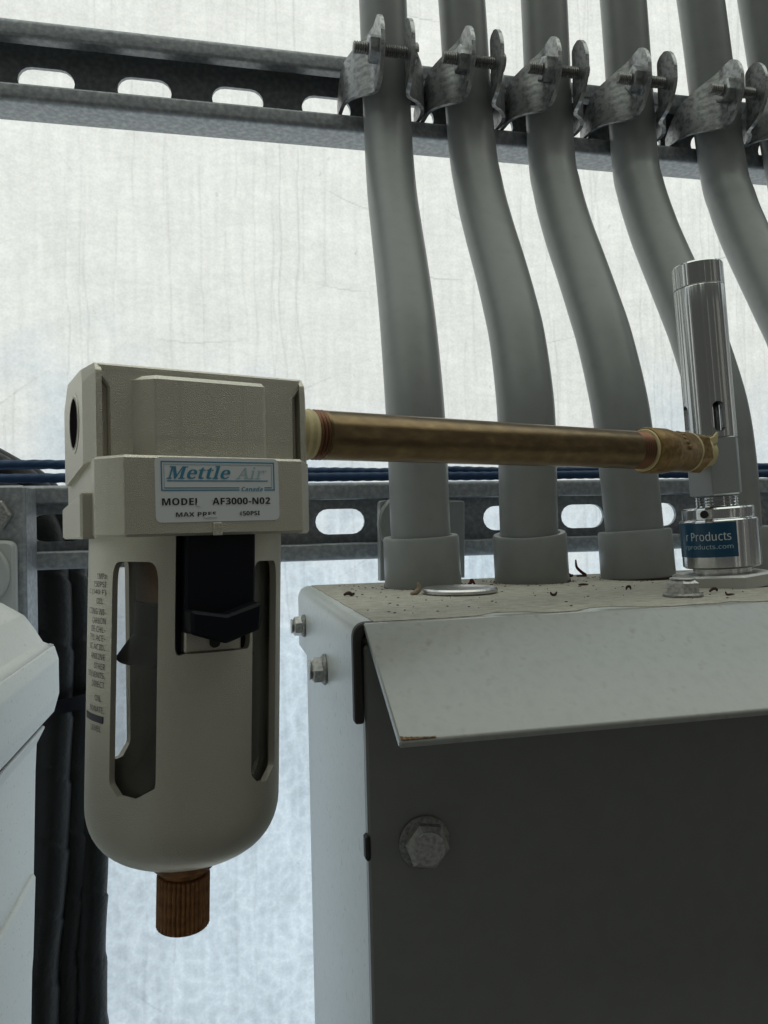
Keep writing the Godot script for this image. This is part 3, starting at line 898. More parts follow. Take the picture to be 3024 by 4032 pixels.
func build_bowl(o: Node3D) -> void:
	var tilt := Transform3D(Basis(Vector3.BACK, -0.032), Vector3(0.0004, 0, 0))
	var win := func(c: float, h: float) -> PackedVector2Array:
		return round_poly([Vector2(c - h, -6.8), Vector2(c + h, -6.8), Vector2(c + h, -57.6), Vector2(c + 0.1 * h, -60.4), Vector2(c - 0.55 * h, -60.0), Vector2(c - h, -57.4)], [5.5, 5.5, 2.2, 1.5, 1.5, 2.0], 5)
	var holes := [win.call(-46.0, 14.6), win.call(36.5, 12.8), round_poly([Vector2(-151.5, -6.8), Vector2(-129.0, -6.8), Vector2(-129.0, -57.6), Vector2(-143.0, -60.2), Vector2(-149.0, -60.0), Vector2(-155.5, -56.8)], [4.0, 5.5, 2.2, 1.5, 1.5, 2.0], 5)]
	var slot := round_poly([Vector2(-22.4, 5.0), Vector2(23.4, 5.0), Vector2(21.6, -27.4), Vector2(-16.5, -27.6), Vector2(-22.2, -28.2)], [0, 0, 2.4, 1.0, 2.6], 5)
	holes.append(slot)
	for k in holes.size():
		if Geometry2D.is_polygon_clockwise(holes[k]):
			var rv: PackedVector2Array = holes[k]
			rv.reverse()
			holes[k] = rv
	var vs := [1.2]
	while vs[-1] > -62.5: vs.append(vs[-1] - 2.8)
	for k in 14: vs.append(-65.5 - 15.0 * sin(PI / 2 * (k + 1) / 14.0))
	vs.reverse()
	var us := steps(-180.0, 180.0, 120)
	var st := mb()
	sheet(st, func(p: Vector2) -> Vector3: return ell(p.x, p.y, guard_r(p.y, 0.0238)), func(p: Vector2) -> Vector3: return ell(p.x, p.y, guard_r(p.y, 0.0238) - 0.0016), us, vs, holes, false)
	obj("bowl_guard", st, M.cast, o, tilt)
	st = mb()
	lathe(st, [Vector2(0.004, -0.0770), Vector2(0.0145, -0.0746), Vector2(0.0195, -0.0690), Vector2(0.0208, -0.062), Vector2(0.0208, 0.001)], 64)
	obj("clear_bowl", st, M.bowl, o, tilt)
	# inside: sintered element, black retainer and the cone of the baffle
	st = mb()
	cyl(st, 0.0124, -0.0172, 0.002, 0.0006, 40)
	obj("filter_element", st, M.sinter, o, tilt)
	st = mb()
	lathe(st, [Vector2(0, -0.0318), Vector2(0.0166, -0.0318), Vector2(0.0172, -0.0312), Vector2(0.0150, -0.0280), Vector2(0.0128, -0.0252), Vector2(0.0128, -0.0178), Vector2(0.0124, -0.0174), Vector2(0, -0.0174)], 48)
	obj("baffle", st, M.black, o, tilt)
	st = mb()
	lathe(st, [Vector2(0.0, -0.076), Vector2(0.0045, -0.076), Vector2(0.0045, -0.0320), Vector2(0.0, -0.0320)], 24)
	obj("drain_tube", st, M.dark, o, tilt)
	# the latch in its slot
	var la := Node3D.new()
	la.name = "latch"
	o.add_child(la, true)
	la.transform = tilt
	st = mb()
	box(st, Vector3(-0.0096, -0.0282, 0.0186), Vector3(0.0098, 0.0010, 0.0196), 0.0002)
	obj("slot_back", st, M.black, o, tilt)
	st = mb()
	box(st, Vector3(-0.0074, -0.0228, 0.0205), Vector3(0.0091, 0.0010, 0.0246), 0.0005)
	obj("latch_plate", st, M.black, la)
	st = mb()
	extrude(st, round_poly([Vector2(-0.0076, -0.0172), Vector2(-0.0074, -0.0225), Vector2(0.0006, -0.0250), Vector2(0.0086, -0.0222), Vector2(0.0090, -0.0158), Vector2(0.0006, -0.0186)], [0.0008, 0.0012, 0.002, 0.0012, 0.0008, 0.003], 4), 0.0236, 0.0296, 0.0, 0.0007)
	obj("thumb_tab", st, M.black, la)
	st = mb()
	box(st, Vector3(-0.0068, -0.0276, 0.0194), Vector3(0.0066, -0.0220, 0.0222), 0.0004)
	obj("slot_floor", st, M.cast, o, tilt)
	st = mb()
	cyl(st, 0.0013, 0.0, 0.0004, 0.0, 18, Transform3D(Basis(Vector3.RIGHT, PI / 2), Vector3(0.0002, -0.0254, 0.0221)))
	obj("pin_hole", st, M.dark, o, tilt)
	# drain at the bottom
	var dr := Node3D.new()
	dr.name = "drain"
	o.add_child(dr, true)
	dr.transform = tilt
	st = mb()
	lathe(st, [Vector2(0, -0.0862), Vector2(0.0058, -0.0862), Vector2(0.0060, -0.0846), Vector2(0.0076, -0.0842), Vector2(0.0088, -0.0818), Vector2(0.0088, -0.0794), Vector2(0, -0.0792)], 40)
	obj("drain_collar", st, M.knob, dr)
	var flut := func(r: float) -> PackedVector2Array:
		var p := PackedVector2Array()
		for k in 34 * 4:
			var a := TAU * k / (34 * 4)
			p.append(Vector2(cos(a), sin(a)) * (r - 0.00040 * [0.0, 0.25, 1.0, 0.25][k % 4]))
		return p
	st = mb()
	extrude(st, flut.call(0.0066), -0.0992, -0.0860, 0.0004, 0.0004, to_down())
	obj("drain_knob", st, M.knob, dr)
	# printing round the left of the guard
	var lines := [["1MPa", -10.8, 5.0], ["150PSI", -15.0, 8.0], ["C (140 F)", -19.2, 9.0], ["OIL", -24.0, 5.0], ["CTING WI-", -28.6, 9.6], ["-CARBON", -32.7, 9.6], ["DE CHL-", -36.8, 9.0], ["TYL ACE-", -40.9, 9.0], ["IC ACID.", -45.0, 8.6]]
	var ys := [-10.6, -14.4, -18.2, -21.8, -25.8]
	var all := ["1MPa", "150PSI", "C (140 F)", "OIL", "CTING WI-", "-CARBON", "DE CHL-", "TYL ACE-", "IC ACID.", "ANILINE", "OTHER", "SOLVENTS.", "DIRECT", "OIL", "BONATE.", "LEVEL"]
	var yy := [-10.3, -12.2, -14.1, -16.1, -18.6, -20.7, -22.7, -24.7, -26.8, -29.0, -31.2, -33.3, -35.4, -38.6, -41.2, -45.6]
	for i in all.size():
		var word: String = all[i]
		var w := 0.00098 * word.length()
		var right := deg_to_rad(-65.5) * 0.0238 - (0.0012 if word == "OIL" or word == "LEVEL" else 0.0)
		var cx := right - w / 2.0
		var cy: float = yy[i]
		lettering("printing", o, word, w, 0.00135, M.ink_grey, func(x: float, y: float, z: float) -> Vector3: return tilt * ell(rad_to_deg((cx + x) / 0.0238), cy + y * 1000.0, 0.0238 + z), "Droid Sans", 400)
	st = mb()
	sheet(st, func(p: Vector2) -> Vector3: return ell(p.x, p.y, 0.02392), func(p: Vector2) -> Vector3: return ell(p.x, p.y, 0.0237), steps(-90, -66.5, 8), [-44.2, -42.6], [])
	obj("level_mark", st, M.ink_bar, o, tilt)

func to_down() -> Transform3D:
	return Transform3D(Basis(Vector3(1, 0, 0), Vector3(0, 0, 1), Vector3(0, 1, 0)), Vector3.ZERO)

func rect_frame(o: Node, called: String, x0: float, y0: float, x1: float, y1: float, t: float, z: float, m: Material) -> void:
	var st := mb()
	extrude(st, PackedVector2Array([Vector2(x0, y0), Vector2(x1, y0), Vector2(x1, y1), Vector2(x0, y1)]), z, z + t, 0.0, 0.0)
	obj(called, st, m, o)

func build_label(o: Node3D) -> void:
	var la := Node3D.new()
	la.name = "maker_label"
	o.add_child(la, true)
	la.position = Vector3(-0.0141, 0.0169, 0.02562)
	la.rotation.z = 0.008
	var st := mb()
	extrude(st, round_poly([Vector2(0, 0), Vector2(0.0291, 0), Vector2(0.0291, -0.0145), Vector2(0, -0.0145)], 0.0014, 6), 0.0, 0.00012)
	obj("sticker", st, M.label, la)
	var k := 0.0291 / 740.0
	var ky := 0.0145 / 375.0
	var at := func(x: float, y: float) -> Vector2: return Vector2((x - 615.0) * k, -(y - 690.0) * ky)
	var bar := func(x0: float, y0: float, x1: float, y1: float, m: Material) -> void:
		var a: Vector2 = at.call(x0, y0)
		var b: Vector2 = at.call(x1, y1)
		rect_frame(la, "border", a.x, b.y, b.x, a.y, 0.00005, 0.00013, m)
	# double border with a gap for the small word
	bar.call(648.0, 712.0, 1328.0, 719.0, M.ink_blue)
	bar.call(648.0, 719.5, 655.0, 884.0, M.ink_blue)
	bar.call(1321.0, 719.5, 1328.0, 884.0, M.ink_blue)
	bar.call(655.5, 877.0, 1105.0, 884.0, M.ink_blue)
	bar.call(1262.0, 877.0, 1320.5, 884.0, M.ink_blue)
	bar.call(664.0, 728.0, 1312.0, 732.0, M.ink_pale)
	bar.call(664.0, 732.5, 668.0, 871.0, M.ink_pale)
	bar.call(1308.0, 732.5, 1312.0, 871.0, M.ink_pale)
	bar.call(664.0, 864.0, 1105.0, 870.0, M.ink_blue)
	bar.call(1262.0, 864.0, 1307.5, 870.0, M.ink_blue)
	bar.call(682.0, 823.0, 1285.0, 829.0, M.ink_blue)
	var put := func(words: String, x0: float, y0: float, x1: float, y1: float, m: Material, font: String, weight: int, lean: float) -> void:
		var c: Vector2 = at.call((x0 + x1) / 2.0, (y0 + y1) / 2.0)
		lettering("lettering", la, words, (x1 - x0) * k, (y1 - y0) * ky, m, func(x: float, y: float, z: float) -> Vector3: return Vector3(c.x + x, c.y + y, 0.00013 + z), font, weight, lean)
	put.call("Mettle", 690.0, 738.0, 1052.0, 815.0, M.ink_blue, "Droid Serif", 700, 0.32)
	put.call("Air", 1096.0, 742.0, 1262.0, 815.0, M.ink_pale, "Droid Serif", 400, 0.32)
	put.call("®", 1266.0, 758.0, 1280.0, 772.0, M.ink_pale, "Droid Sans", 400, 0.0)
	put.call("Canada", 1118.0, 861.0, 1250.0, 888.0, M.ink_blue, "Droid Sans", 700, 0.25)
	put.call("MODEL", 650.0, 926.0, 866.0, 966.0, M.ink, "Droid Sans", 700, 0.0)
	put.call("AF3000-N02", 940.0, 926.0, 1296.0, 966.0, M.ink, "Droid Sans", 700, 0.0)
	put.call("MAX PRES", 726.0, 1008.0, 960.0, 1034.0, M.ink_grey, "Droid Sans", 700, 0.0)
	# worn patches where the print has rubbed off
	for w in [[846, 950, 872, 972], [888, 1023, 966, 1040], [936, 922, 950, 940], [1096, 1004, 1108, 1016]]:
		var wa: Vector2 = at.call(w[0], w[1])
		var wb: Vector2 = at.call(w[2], w[3])
		st = mb()
		extrude(st, round_poly([Vector2(wa.x, wb.y), Vector2(wb.x, wb.y), Vector2(wb.x, wa.y), Vector2(wa.x, wa.y - 0.0002)], 0.0002, 3), 0.00026, 0.00030)
		obj("worn_patch", st, M.label, la)
	put.call("150PSI", 1098.0, 1007.0, 1228.0, 1034.0, M.ink, "Droid Sans", 700, 0.0)

# ------------------------------------------------------------------ brass pipe and fittings
func build_pipe() -> void:
	var at := Vector3(-0.008, 0.027, -0.200)
	var along := Transform3D(Basis(Vector3.BACK, -PI / 2), Vector3.ZERO)   # lathe axis along the filter's +X
	var o := thing("brass_pipe", "tarnished brass pipe nipple joining the air filter to the brass coupling", "pipe", at, FILTER_TURN)
	var st := mb()
	lathe(st, [Vector2(0, 0.0394), Vector2(0.0067, 0.0394), Vector2(0.0071, 0.0400), Vector2(0.0071, 0.1670), Vector2(0.0066, 0.1676), Vector2(0, 0.1676)], 48, along)
	obj("tube", st, M.brass, o)
	st = mb()
	lathe(st, threads(0.0072, 0.0360, 0.0394, 0.0011, 0.0005), 40, along)
	obj("thread", st, M.copper, o)
	st = mb()
	lathe(st, threads(0.0071, 0.1676, 0.1760, 0.0012, 0.0005), 40, along)
	obj("thread", st, M.copper, o)
	st = mb()
	lathe(st, threads(0.0073, 0.0265, 0.0360, 0.0024, 0.0005), 40, along)
	obj("thread_tape", st, M.tape, o)
	var c := thing("brass_coupling", "stubby brass coupling with hexagon bushing and yellowish thread tape at the polished cooler", "pipe fitting", at, FILTER_TURN)
	st = mb()
	lathe(st, [Vector2(0.0073, 0.1742), Vector2(0.0084, 0.1740), Vector2(0.0087, 0.1748), Vector2(0.0087, 0.1842), Vector2(0.0084, 0.1860), Vector2(0.0079, 0.1872), Vector2(0.0079, 0.1975), Vector2(0.0075, 0.1982), Vector2(0.004, 0.1982)], 40, along)
	obj("coupling_body", st, M.brass_fitting, c)
	st = mb()
	var rng := RandomNumberGenerator.new()
	rng.seed = 4
	lathe(st, [Vector2(0.0065, 0.1733), Vector2(0.0078, 0.1733), Vector2(0.0080, 0.1737), Vector2(0.0080, 0.1741), Vector2(0.0065, 0.1741)], 40, along)
	obj("thread_tape", st, M.tape, c)
	st = mb()
	lathe(st, [Vector2(0.0055, 0.1981), Vector2(0.0078, 0.1981), Vector2(0.0079, 0.1986), Vector2(0.0078, 0.1991), Vector2(0.0055, 0.1991)], 40, along)
	obj("thread_tape", st, M.tape, c)
	st = mb()
	hexnut(st, 0.0082, 0.1990, 0.2052, along, 0.35, 0.0006)
	obj("hex_bushing", st, M.brass_fitting, c)
	st = mb()
	lathe(st, [Vector2(0.004, 0.2050), Vector2(0.0072, 0.2050), Vector2(0.0071, 0.2062), Vector2(0.0058, 0.2072), Vector2(0.0058, 0.2105), Vector2(0.003, 0.2105)], 36, along)
	obj("thread_tape", st, M.tape, c)
	# loose flap of tape standing up beside the cooler
	st = mb()
	var p := PackedVector2Array([Vector2(0.2048, 0.0050), Vector2(0.2086, 0.0062), Vector2(0.2108, 0.0080), Vector2(0.2112, 0.0062), Vector2(0.2106, 0.0036), Vector2(0.2082, 0.0030), Vector2(0.2058, 0.0012)])
	extrude(st, p, 0.0048, 0.0055, 0.0, 0.0002)
	obj("tape_flap", st, M.tape, c)
	# worn cast marks on the coupling
	st = mb()
	for k in 5:
		var a := 0.35 + 0.28 * k
		cyl(st, 0.0009, 0.0076, 0.00815, 0.0002, 7, Transform3D(Basis(Vector3.RIGHT, a), Vector3(0.1905 + 0.0008 * sin(k * 2.1), 0, 0)))
	var cm := obj("cast_marks", st, M.brass_fitting, c)
	cm.set_meta("kind", "stuff")

# ------------------------------------------------------------------ the polished cooler
func build_cooler() -> void:
	var o := thing("air_cooler", "polished steel cylindrical air cooler with a blue sticker, standing on the box top", "air cooler", Vector3(0.2024, -0.0270, -0.2715))
	o.rotation.z = 0.056
	var st := mb()
	var to_cam := -36.4
	# y here is measured up from the box top
	hexnut(st, 0.0197, 0.0003, 0.0056, Transform3D(), deg_to_rad(to_cam - 6.0 + 30.0), 0.0008)
	obj("lock_nut", st, M.nut, o)
	st = mb()
	lathe(st, [Vector2(0, 0.0056), Vector2(0.0112, 0.0056), Vector2(0.0112, 0.0086), Vector2(0.0, 0.0086)], 40)
	obj("lower_neck", st, M.turned, o)
	st = mb()
	lathe(st, [Vector2(0, 0.0080), Vector2(0.0140, 0.0080), Vector2(0.0149, 0.0087), Vector2(0.0149, 0.0271), Vector2(0.0145, 0.0276), Vector2(0.0, 0.0276)], 72)
	obj("base_drum", st, M.turned, o)
	st = mb()
	lathe(st, [Vector2(0, 0.0277), Vector2(0.0134, 0.0277), Vector2(0.0137, 0.0281), Vector2(0.0137, 0.0318), Vector2(0.0132, 0.0324), Vector2(0.0, 0.0324)], 72)
	obj("ring", st, M.turned, o)
	st = mb()
	cyl(st, 0.0016, 0.0, 0.0004, 0.0001, 20, Transform3D(Basis(Vector3.UP, deg_to_rad(to_cam - 21.0)) * Basis(Vector3.RIGHT, PI / 2), Vector3(sin(deg_to_rad(to_cam - 21.0)), 0, cos(deg_to_rad(to_cam - 21.0))) * 0.01365 + Vector3(0, 0.0300, 0)))
	obj("pin_hole", st, M.dark, o)
	st = mb()
	lathe(st, threads(0.0082, 0.0322, 0.0372, 0.0012, 0.0006), 48)
	obj("threaded_neck", st, M.chrome, o)
	st = mb()
	var hx := []
	for k in 6:
		var ha := deg_to_rad(-71.8 + 30.0 + 60.0 * k)
		hx.append(Vector2(sin(ha), cos(ha)) * 0.0109)
	extrude(st, round_poly(hx, 0.0009, 3), 0.0372, 0.0604, 0.0006, 0.0003, to_down())
	obj("hex_block", st, M.blasted, o)
	# upper tube with four exhaust slots
	var holes := []
	for k in 4:
		var c := -15.0 + 90.0 * k
		if c > 180.0: c -= 360.0
		var p := PackedVector2Array()
		for q in 9:
			var a := PI * q / 8.0
			p.append(Vector2(c + cos(a) * 14.5, 72.4 + sin(a) * 2.45))
		for q in 9:
			var a := PI + PI * q / 8.0
			p.append(Vector2(c + cos(a) * 14.5, 65.2 + sin(a) * 2.45))
		holes.append(p)
	st = mb()
	var ro := 0.00975
	var us := steps(-180, 180, 90)
	var vs := [60.4, 60.9, 62.0]
	for k in 20: vs.append(64.0 + 2.5 * k)
	vs.append(122.1)
	vs.append(122.5)
	sheet_uv(st, func(p: Vector2) -> Vector3: return ell(p.x, p.y, ro - (0.0002 if p.y < 60.6 or p.y > 122.3 else 0.0)), func(p: Vector2) -> Vector3: return ell(p.x, p.y, ro - 0.0022), us, vs, holes)
	obj("exhaust_tube", st, M.drawn, o)
	st = mb()
	lathe(st, [Vector2(0.0, 0.1226), Vector2(0.0095, 0.1226), Vector2(0.00975, 0.1229), Vector2(0.00975, 0.1316), Vector2(0.0092, 0.1323), Vector2(0.0, 0.1323)], 90)
	obj("end_cap", st, M.drawn, o)
	st = mb()
	lathe(st, [Vector2(0, 0.0604), Vector2(0.0042, 0.0604), Vector2(0.0042, 0.1220), Vector2(0, 0.1220)], 24)
	obj("inner_tube", st, M.chrome, o)
	# wrap-round blue sticker
	st = mb()
	sheet(st, func(p: Vector2) -> Vector3: return ell(p.x, p.y, 0.01506), func(p: Vector2) -> Vector3: return ell(p.x, p.y, 0.01491), steps(-150.0, -11.5, 36), [12.9, 13.6, 25.9, 26.6], [])
	var sk := obj("blue_sticker", st, M.sticker, o)
	var lay := func(words: String, right: float, yc: float, w: float, h: float, m: Material) -> void:
		lettering("lettering", o, words, w, h, m, func(x: float, y: float, z: float) -> Vector3: return ell(right - rad_to_deg((w / 2.0 - x) / 0.0151), yc + y * 1000.0, 0.01506 + z), "Droid Sans", 400)
	lay.call("r Products", -20.5, 21.3, 0.0185, 0.0036, M.sticker_ink)
	lay.call("rproducts.com", -18.5, 16.9, 0.0195, 0.0024, M.ink_pale)
	o.remove_child(sk)
	o.add_child(sk)

func sheet_uv(st: SurfaceTool, outer: Callable, inner: Callable, us: Array, vs: Array, holes: Array) -> void:
	# like sheet(), with u running once round so that drawn lines follow the tube
	var tmp := mb()
	sheet(tmp, outer, inner, us, vs, holes)
	tmp.generate_normals()
	var arr := tmp.commit_to_arrays()
	var v: PackedVector3Array = arr[Mesh.ARRAY_VERTEX]
	for i in range(0, v.size(), 3):
		var u := []
		for k in 3: u.append(fposmod(atan2(v[i + k].x, v[i + k].z) / TAU, 1.0))
		for k in 3:
			if u[k] < 0.25 and (u[0] > 0.75 or u[1] > 0.75 or u[2] > 0.75): u[k] += 1.0
		var nn := (v[i] - v[i + 2]).cross(v[i] - v[i + 1])
		var mid := (v[i] + v[i + 1] + v[i + 2]) / 3.0
		var rad := Vector3(mid.x, 0, mid.z).normalized()
		var side := nn.normalized().dot(rad)
		var g := 1 if side > 0.8 else 2 if side < -0.8 else FLAT
		tri(st, v[i], v[i + 1], v[i + 2], nn, g, Vector2(u[0], v[i].y), Vector2(u[1], v[i + 1].y), Vector2(u[2], v[i + 2].y))

# ------------------------------------------------------------------ left edge
func build_left_side() -> void:
	# insulated black hoses: up behind the lower channel and over to the left
	var hs := [
		["nearest of the black insulated hoses, hugging the white housing", 0.0116, [Vector3(-0.1085, -0.60, -0.452), Vector3(-0.1030, -0.272, -0.452), Vector3(-0.0985, -0.20, -0.453), Vector3(-0.0955, -0.149, -0.455), Vector3(-0.0935, -0.08, -0.456), Vector3(-0.0938, -0.03, -0.458), Vector3(-0.0985, 0.0, -0.460), Vector3(-0.108, 0.014, -0.461), Vector3(-0.125, 0.026, -0.462), Vector3(-0.17, 0.045, -0.462)]],
		["middle black insulated hose of the bundle", 0.0116, [Vector3(-0.0960, -0.60, -0.470), Vector3(-0.0930, -0.272, -0.470), Vector3(-0.0890, -0.20, -0.470), Vector3(-0.0868, -0.149, -0.470), Vector3(-0.0845, -0.08, -0.470), Vector3(-0.0862, -0.025, -0.471), Vector3(-0.0915, 0.002, -0.471), Vector3(-0.1035, 0.022, -0.471), Vector3(-0.123, 0.037, -0.470), Vector3(-0.17, 0.062, -0.470)]],
		["rightmost black insulated hose, seen below the filter bowl", 0.0112, [Vector3(-0.0805, -0.60, -0.474), Vector3(-0.0800, -0.272, -0.474), Vector3(-0.0785, -0.20, -0.474), Vector3(-0.0785, -0.149, -0.476), Vector3(-0.0800, -0.08, -0.478), Vector3(-0.0835, -0.025, -0.479), Vector3(-0.0900, 0.003, -0.479), Vector3(-0.1010, 0.023, -0.478), Vector3(-0.121, 0.0385, -0.477), Vector3(-0.17, 0.066, -0.477)]]]
	for h in hs:
		var st := mb()
		tube(st, smooth_path(h[2], 44), h[1] - 0.0007, 40, true, func(a: float, d: float) -> float: return 0.0010 * pow(fposmod((a + d * 170.0) / TAU, 1.0), 1.3) + 0.0003 * sin(2.0 * a - d * 60.0 + 1.0))
		tag(obj("black_hose", st, M.hose), h[0], "hose", "black insulated hoses in a bundle")
	var st := mb()
	var loop := []
	for k in 49:
		var a := TAU * k / 48.0
		loop.append(Vector3(-0.0890 + cos(a) * 0.0208, -0.0935 + 0.002 * cos(a), -0.4660 + sin(a) * 0.0265))
	var lp2 := []
	for i in loop.size() - 1:
		var pa: Vector3 = loop[i]
		var pb: Vector3 = loop[i + 1]
		quad(st, pa + Vector3(0, -0.0038, 0), pb + Vector3(0, -0.0038, 0), pb + Vector3(0, 0.0038, 0), pa + Vector3(0, 0.0038, 0), pa - Vector3(-0.089, pa.y, -0.466), 1)
		var ia := pa.lerp(Vector3(-0.089, pa.y, -0.466), 0.05)
		var ib := pb.lerp(Vector3(-0.089, pb.y, -0.466), 0.05)
		quad(st, ia + Vector3(0, -0.0038, 0), ib + Vector3(0, -0.0038, 0), ib + Vector3(0, 0.0038, 0), ia + Vector3(0, 0.0038, 0), Vector3(-0.089, pa.y, -0.466) - pa, 2)
		quad(st, ia + Vector3(0, 0.0038, 0), ib + Vector3(0, 0.0038, 0), pb + Vector3(0, 0.0038, 0), pa + Vector3(0, 0.0038, 0), Vector3.UP, FLAT)
		quad(st, ia + Vector3(0, -0.0038, 0), ib + Vector3(0, -0.0038, 0), pb + Vector3(0, -0.0038, 0), pa + Vector3(0, -0.0038, 0), Vector3.DOWN, FLAT)
	tag(obj("hose_tie", st, M.black), "black tie band round the bundle of black hoses", "tie")
	# upright strut post with a slot in its side
	var p := thing("strut_post", "short upright galvanised strut post at the left edge, in front of the lower channel", "strut post")
	st = mb()
	box(st, Vector3(-0.131, -0.062, -0.3862), Vector3(-0.0893, 0.0246, -0.3840), 0.0010)
	obj("front_face", st, M.galv, p)
	st = mb()
	var hole := PackedVector2Array([Vector2(2.5, -7.0), Vector2(9.5, -7.0), Vector2(9.5, 4.0), Vector2(2.5, 4.0)])
	sheet(st, func(q: Vector2) -> Vector3: return Vector3(-0.0893, q.y * 0.001, -0.3863 - q.x * 0.001), func(q: Vector2) -> Vector3: return Vector3(-0.0912, q.y * 0.001, -0.3863 - q.x * 0.001), steps(0, 20.6, 6), steps(-62, 23.5, 10), [])
	obj("side_face", st, M.galv, p)
	var w := thing("mounting_plate", "pale grey rounded plate with a round boss, cut off by the left edge", "plate")
	st = mb()
	extrude(st, round_poly([Vector2(-0.135, -0.060), Vector2(-0.0925, -0.060), Vector2(-0.0925, -0.0015), Vector2(-0.135, -0.0005)], 0.0045, 6), -0.3838, -0.3775, 0.0008, 0.0014)
	obj("plate", st, M.grey, w)
	st = mb()
	lathe(st, [Vector2(0, 0), Vector2(0.0165, 0), Vector2(0.0165, 0.0012), Vector2(0.0155, 0.0022), Vector2(0, 0.0022)], 48, Transform3D(Basis(Vector3.RIGHT, PI / 2), Vector3(-0.1110, -0.0170, -0.3777)))
	obj("round_boss", st, M.grey, w)
	var bt := thing("hex_bolt", "dark hexagon bolt head on the upright strut post at the left edge", "bolt")
	st = mb()
	hexnut(st, 0.0078, 0.0, 0.005, Transform3D(Basis(Vector3.RIGHT, PI / 2), Vector3(-0.1020, 0.0105, -0.3840)), 0.5)
	obj("bolt_head", st, M.bolt, bt)
	# white plastic housing: a profile drawn out towards the viewer, its far end rounded
	var a := thing("white_housing", "white plastic equipment housing with a ribbed lid, cut off by the left edge", "housing")
	var lid := [Vector2(-0.30, -0.0115), Vector2(-0.0862, -0.0262), Vector2(-0.0775, -0.0318), Vector2(-0.0738, -0.0372), Vector2(-0.0706, -0.0428), Vector2(-0.0662, -0.0448), Vector2(-0.0647, -0.0500), Vector2(-0.0647, -0.0640), Vector2(-0.0668, -0.0716), Vector2(-0.0708, -0.0746), Vector2(-0.30, -0.0746)]
	st = mb()
	var base := round_poly(lid, [0, 0.004, 0.004, 0.003, 0.0012, 0.0012, 0.004, 0.005, 0.002, 0.001, 0], 6)
	var i0 := 0
	for k in base.size():
		if base[k].distance_to(Vector2(-0.0684, -0.0438)) < base[i0].distance_to(Vector2(-0.0684, -0.0438)): i0 = k
	var cut := base.duplicate()
	cut.insert(i0 + 1, Vector2(-0.0684, -0.0439))
	var rings := []
	for z in [-0.3320, -0.3314, -0.3298, -0.322, -0.30, -0.26, -0.22, -0.16, -0.06]:
		var q: PackedVector2Array = inset(cut, 0.0022 if z == -0.3320 else 0.0007 if z == -0.3314 else 0.0)
		var deep := clampf((z + 0.322) / 0.10, 0.0, 1.0)
		q[i0 + 1] = Vector2(-0.0684, -0.0439).lerp(Vector2(-0.0718, -0.0535), deep)
		rings.append([q, z])
	for r in rings.size() - 1:
		var qa: PackedVector2Array = rings[r][0]
		var qb: PackedVector2Array = rings[r + 1][0]
		for k in qa.size():
			var j := (k + 1) % qa.size()
			var dd: Vector2 = qb[j] - qb[k]
			quad(st, Vector3(qa[k].x, qa[k].y, rings[r][1]), Vector3(qa[j].x, qa[j].y, rings[r][1]), Vector3(qb[j].x, qb[j].y, rings[r + 1][1]), Vector3(qb[k].x, qb[k].y, rings[r + 1][1]), Vector3(-dd.y, dd.x, -0.3 * dd.length() if r < 2 else 0.0), 30)
	var cap: PackedVector2Array = rings[0][0]
	var cix := Geometry2D.triangulate_polygon(cap)
	for t in range(0, cix.size(), 3):
		tri(st, Vector3(cap[cix[t]].x, cap[cix[t]].y, -0.3320), Vector3(cap[cix[t + 1]].x, cap[cix[t + 1]].y, -0.3320), Vector3(cap[cix[t + 2]].x, cap[cix[t + 2]].y, -0.3320), Vector3.FORWARD, FLAT)
	obj("lid", st, M.white, a)
	st = mb()
	# a scooped recess in the lid's shoulder, shown as a shallow inset panel
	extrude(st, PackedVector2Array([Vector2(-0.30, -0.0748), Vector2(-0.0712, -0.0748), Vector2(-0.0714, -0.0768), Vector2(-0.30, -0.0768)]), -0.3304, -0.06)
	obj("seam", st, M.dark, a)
	st = mb()
	extrude(st, round_poly([Vector2(-0.30, -0.0769), Vector2(-0.0700, -0.0769), Vector2(-0.0736, -0.0840), Vector2(-0.0742, -0.0950), Vector2(-0.0790, -0.26), Vector2(-0.0830, -0.55), Vector2(-0.30, -0.55)], [0, 0.001, 0.003, 0.003, 0, 0, 0], 5), -0.3318, -0.06, 0.0016, 0.0)
	obj("case", st, M.white, a)
	st = mb()
	# raised louvre on the side of the case
	var v := [Vector3(-0.0760, -0.1345, -0.3265), Vector3(-0.0762, -0.1345, -0.2700), Vector3(-0.0768, -0.1655, -0.3250), Vector3(-0.0772, -0.1830, -0.3190), Vector3(-0.0762, -0.1670, -0.2700)]
	var f := Vector3(0.0016, 0, 0)
	var poly := PackedVector2Array([Vector2(-0.3265, -0.1345), Vector2(-0.3250, -0.1660), Vector2(-0.3195, -0.1830), Vector2(-0.2700, -0.2100), Vector2(-0.2700, -0.1345)])
	extrude(st, poly, 0.0, 0.0026, 0.0, 0.0010, Transform3D(Basis(Vector3(0, 0, 1), Vector3(0.03, 1, 0), Vector3(1, 0, 0)), Vector3(-0.0722, 0, 0)))
	obj("louvre", st, M.white, a)

# ------------------------------------------------------------------ bits lying on the box
func scrap(label: String, at: Vector3, pts: Array, r: float, m: Material) -> void:
	var st := mb()
	var path := smooth_path(pts, 5)
	var rs := []
	for i in path.size():
		rs.append(r * (0.25 + 0.75 * sin(PI * (0.12 + 0.8 * i / (path.size() - 1.0)))))
	tube(st, path, rs, 7)
	var o := obj("plant_scrap", st, m)
	o.position = at
	tag(o, label, "plant scrap", "dry plant scraps on the box top")

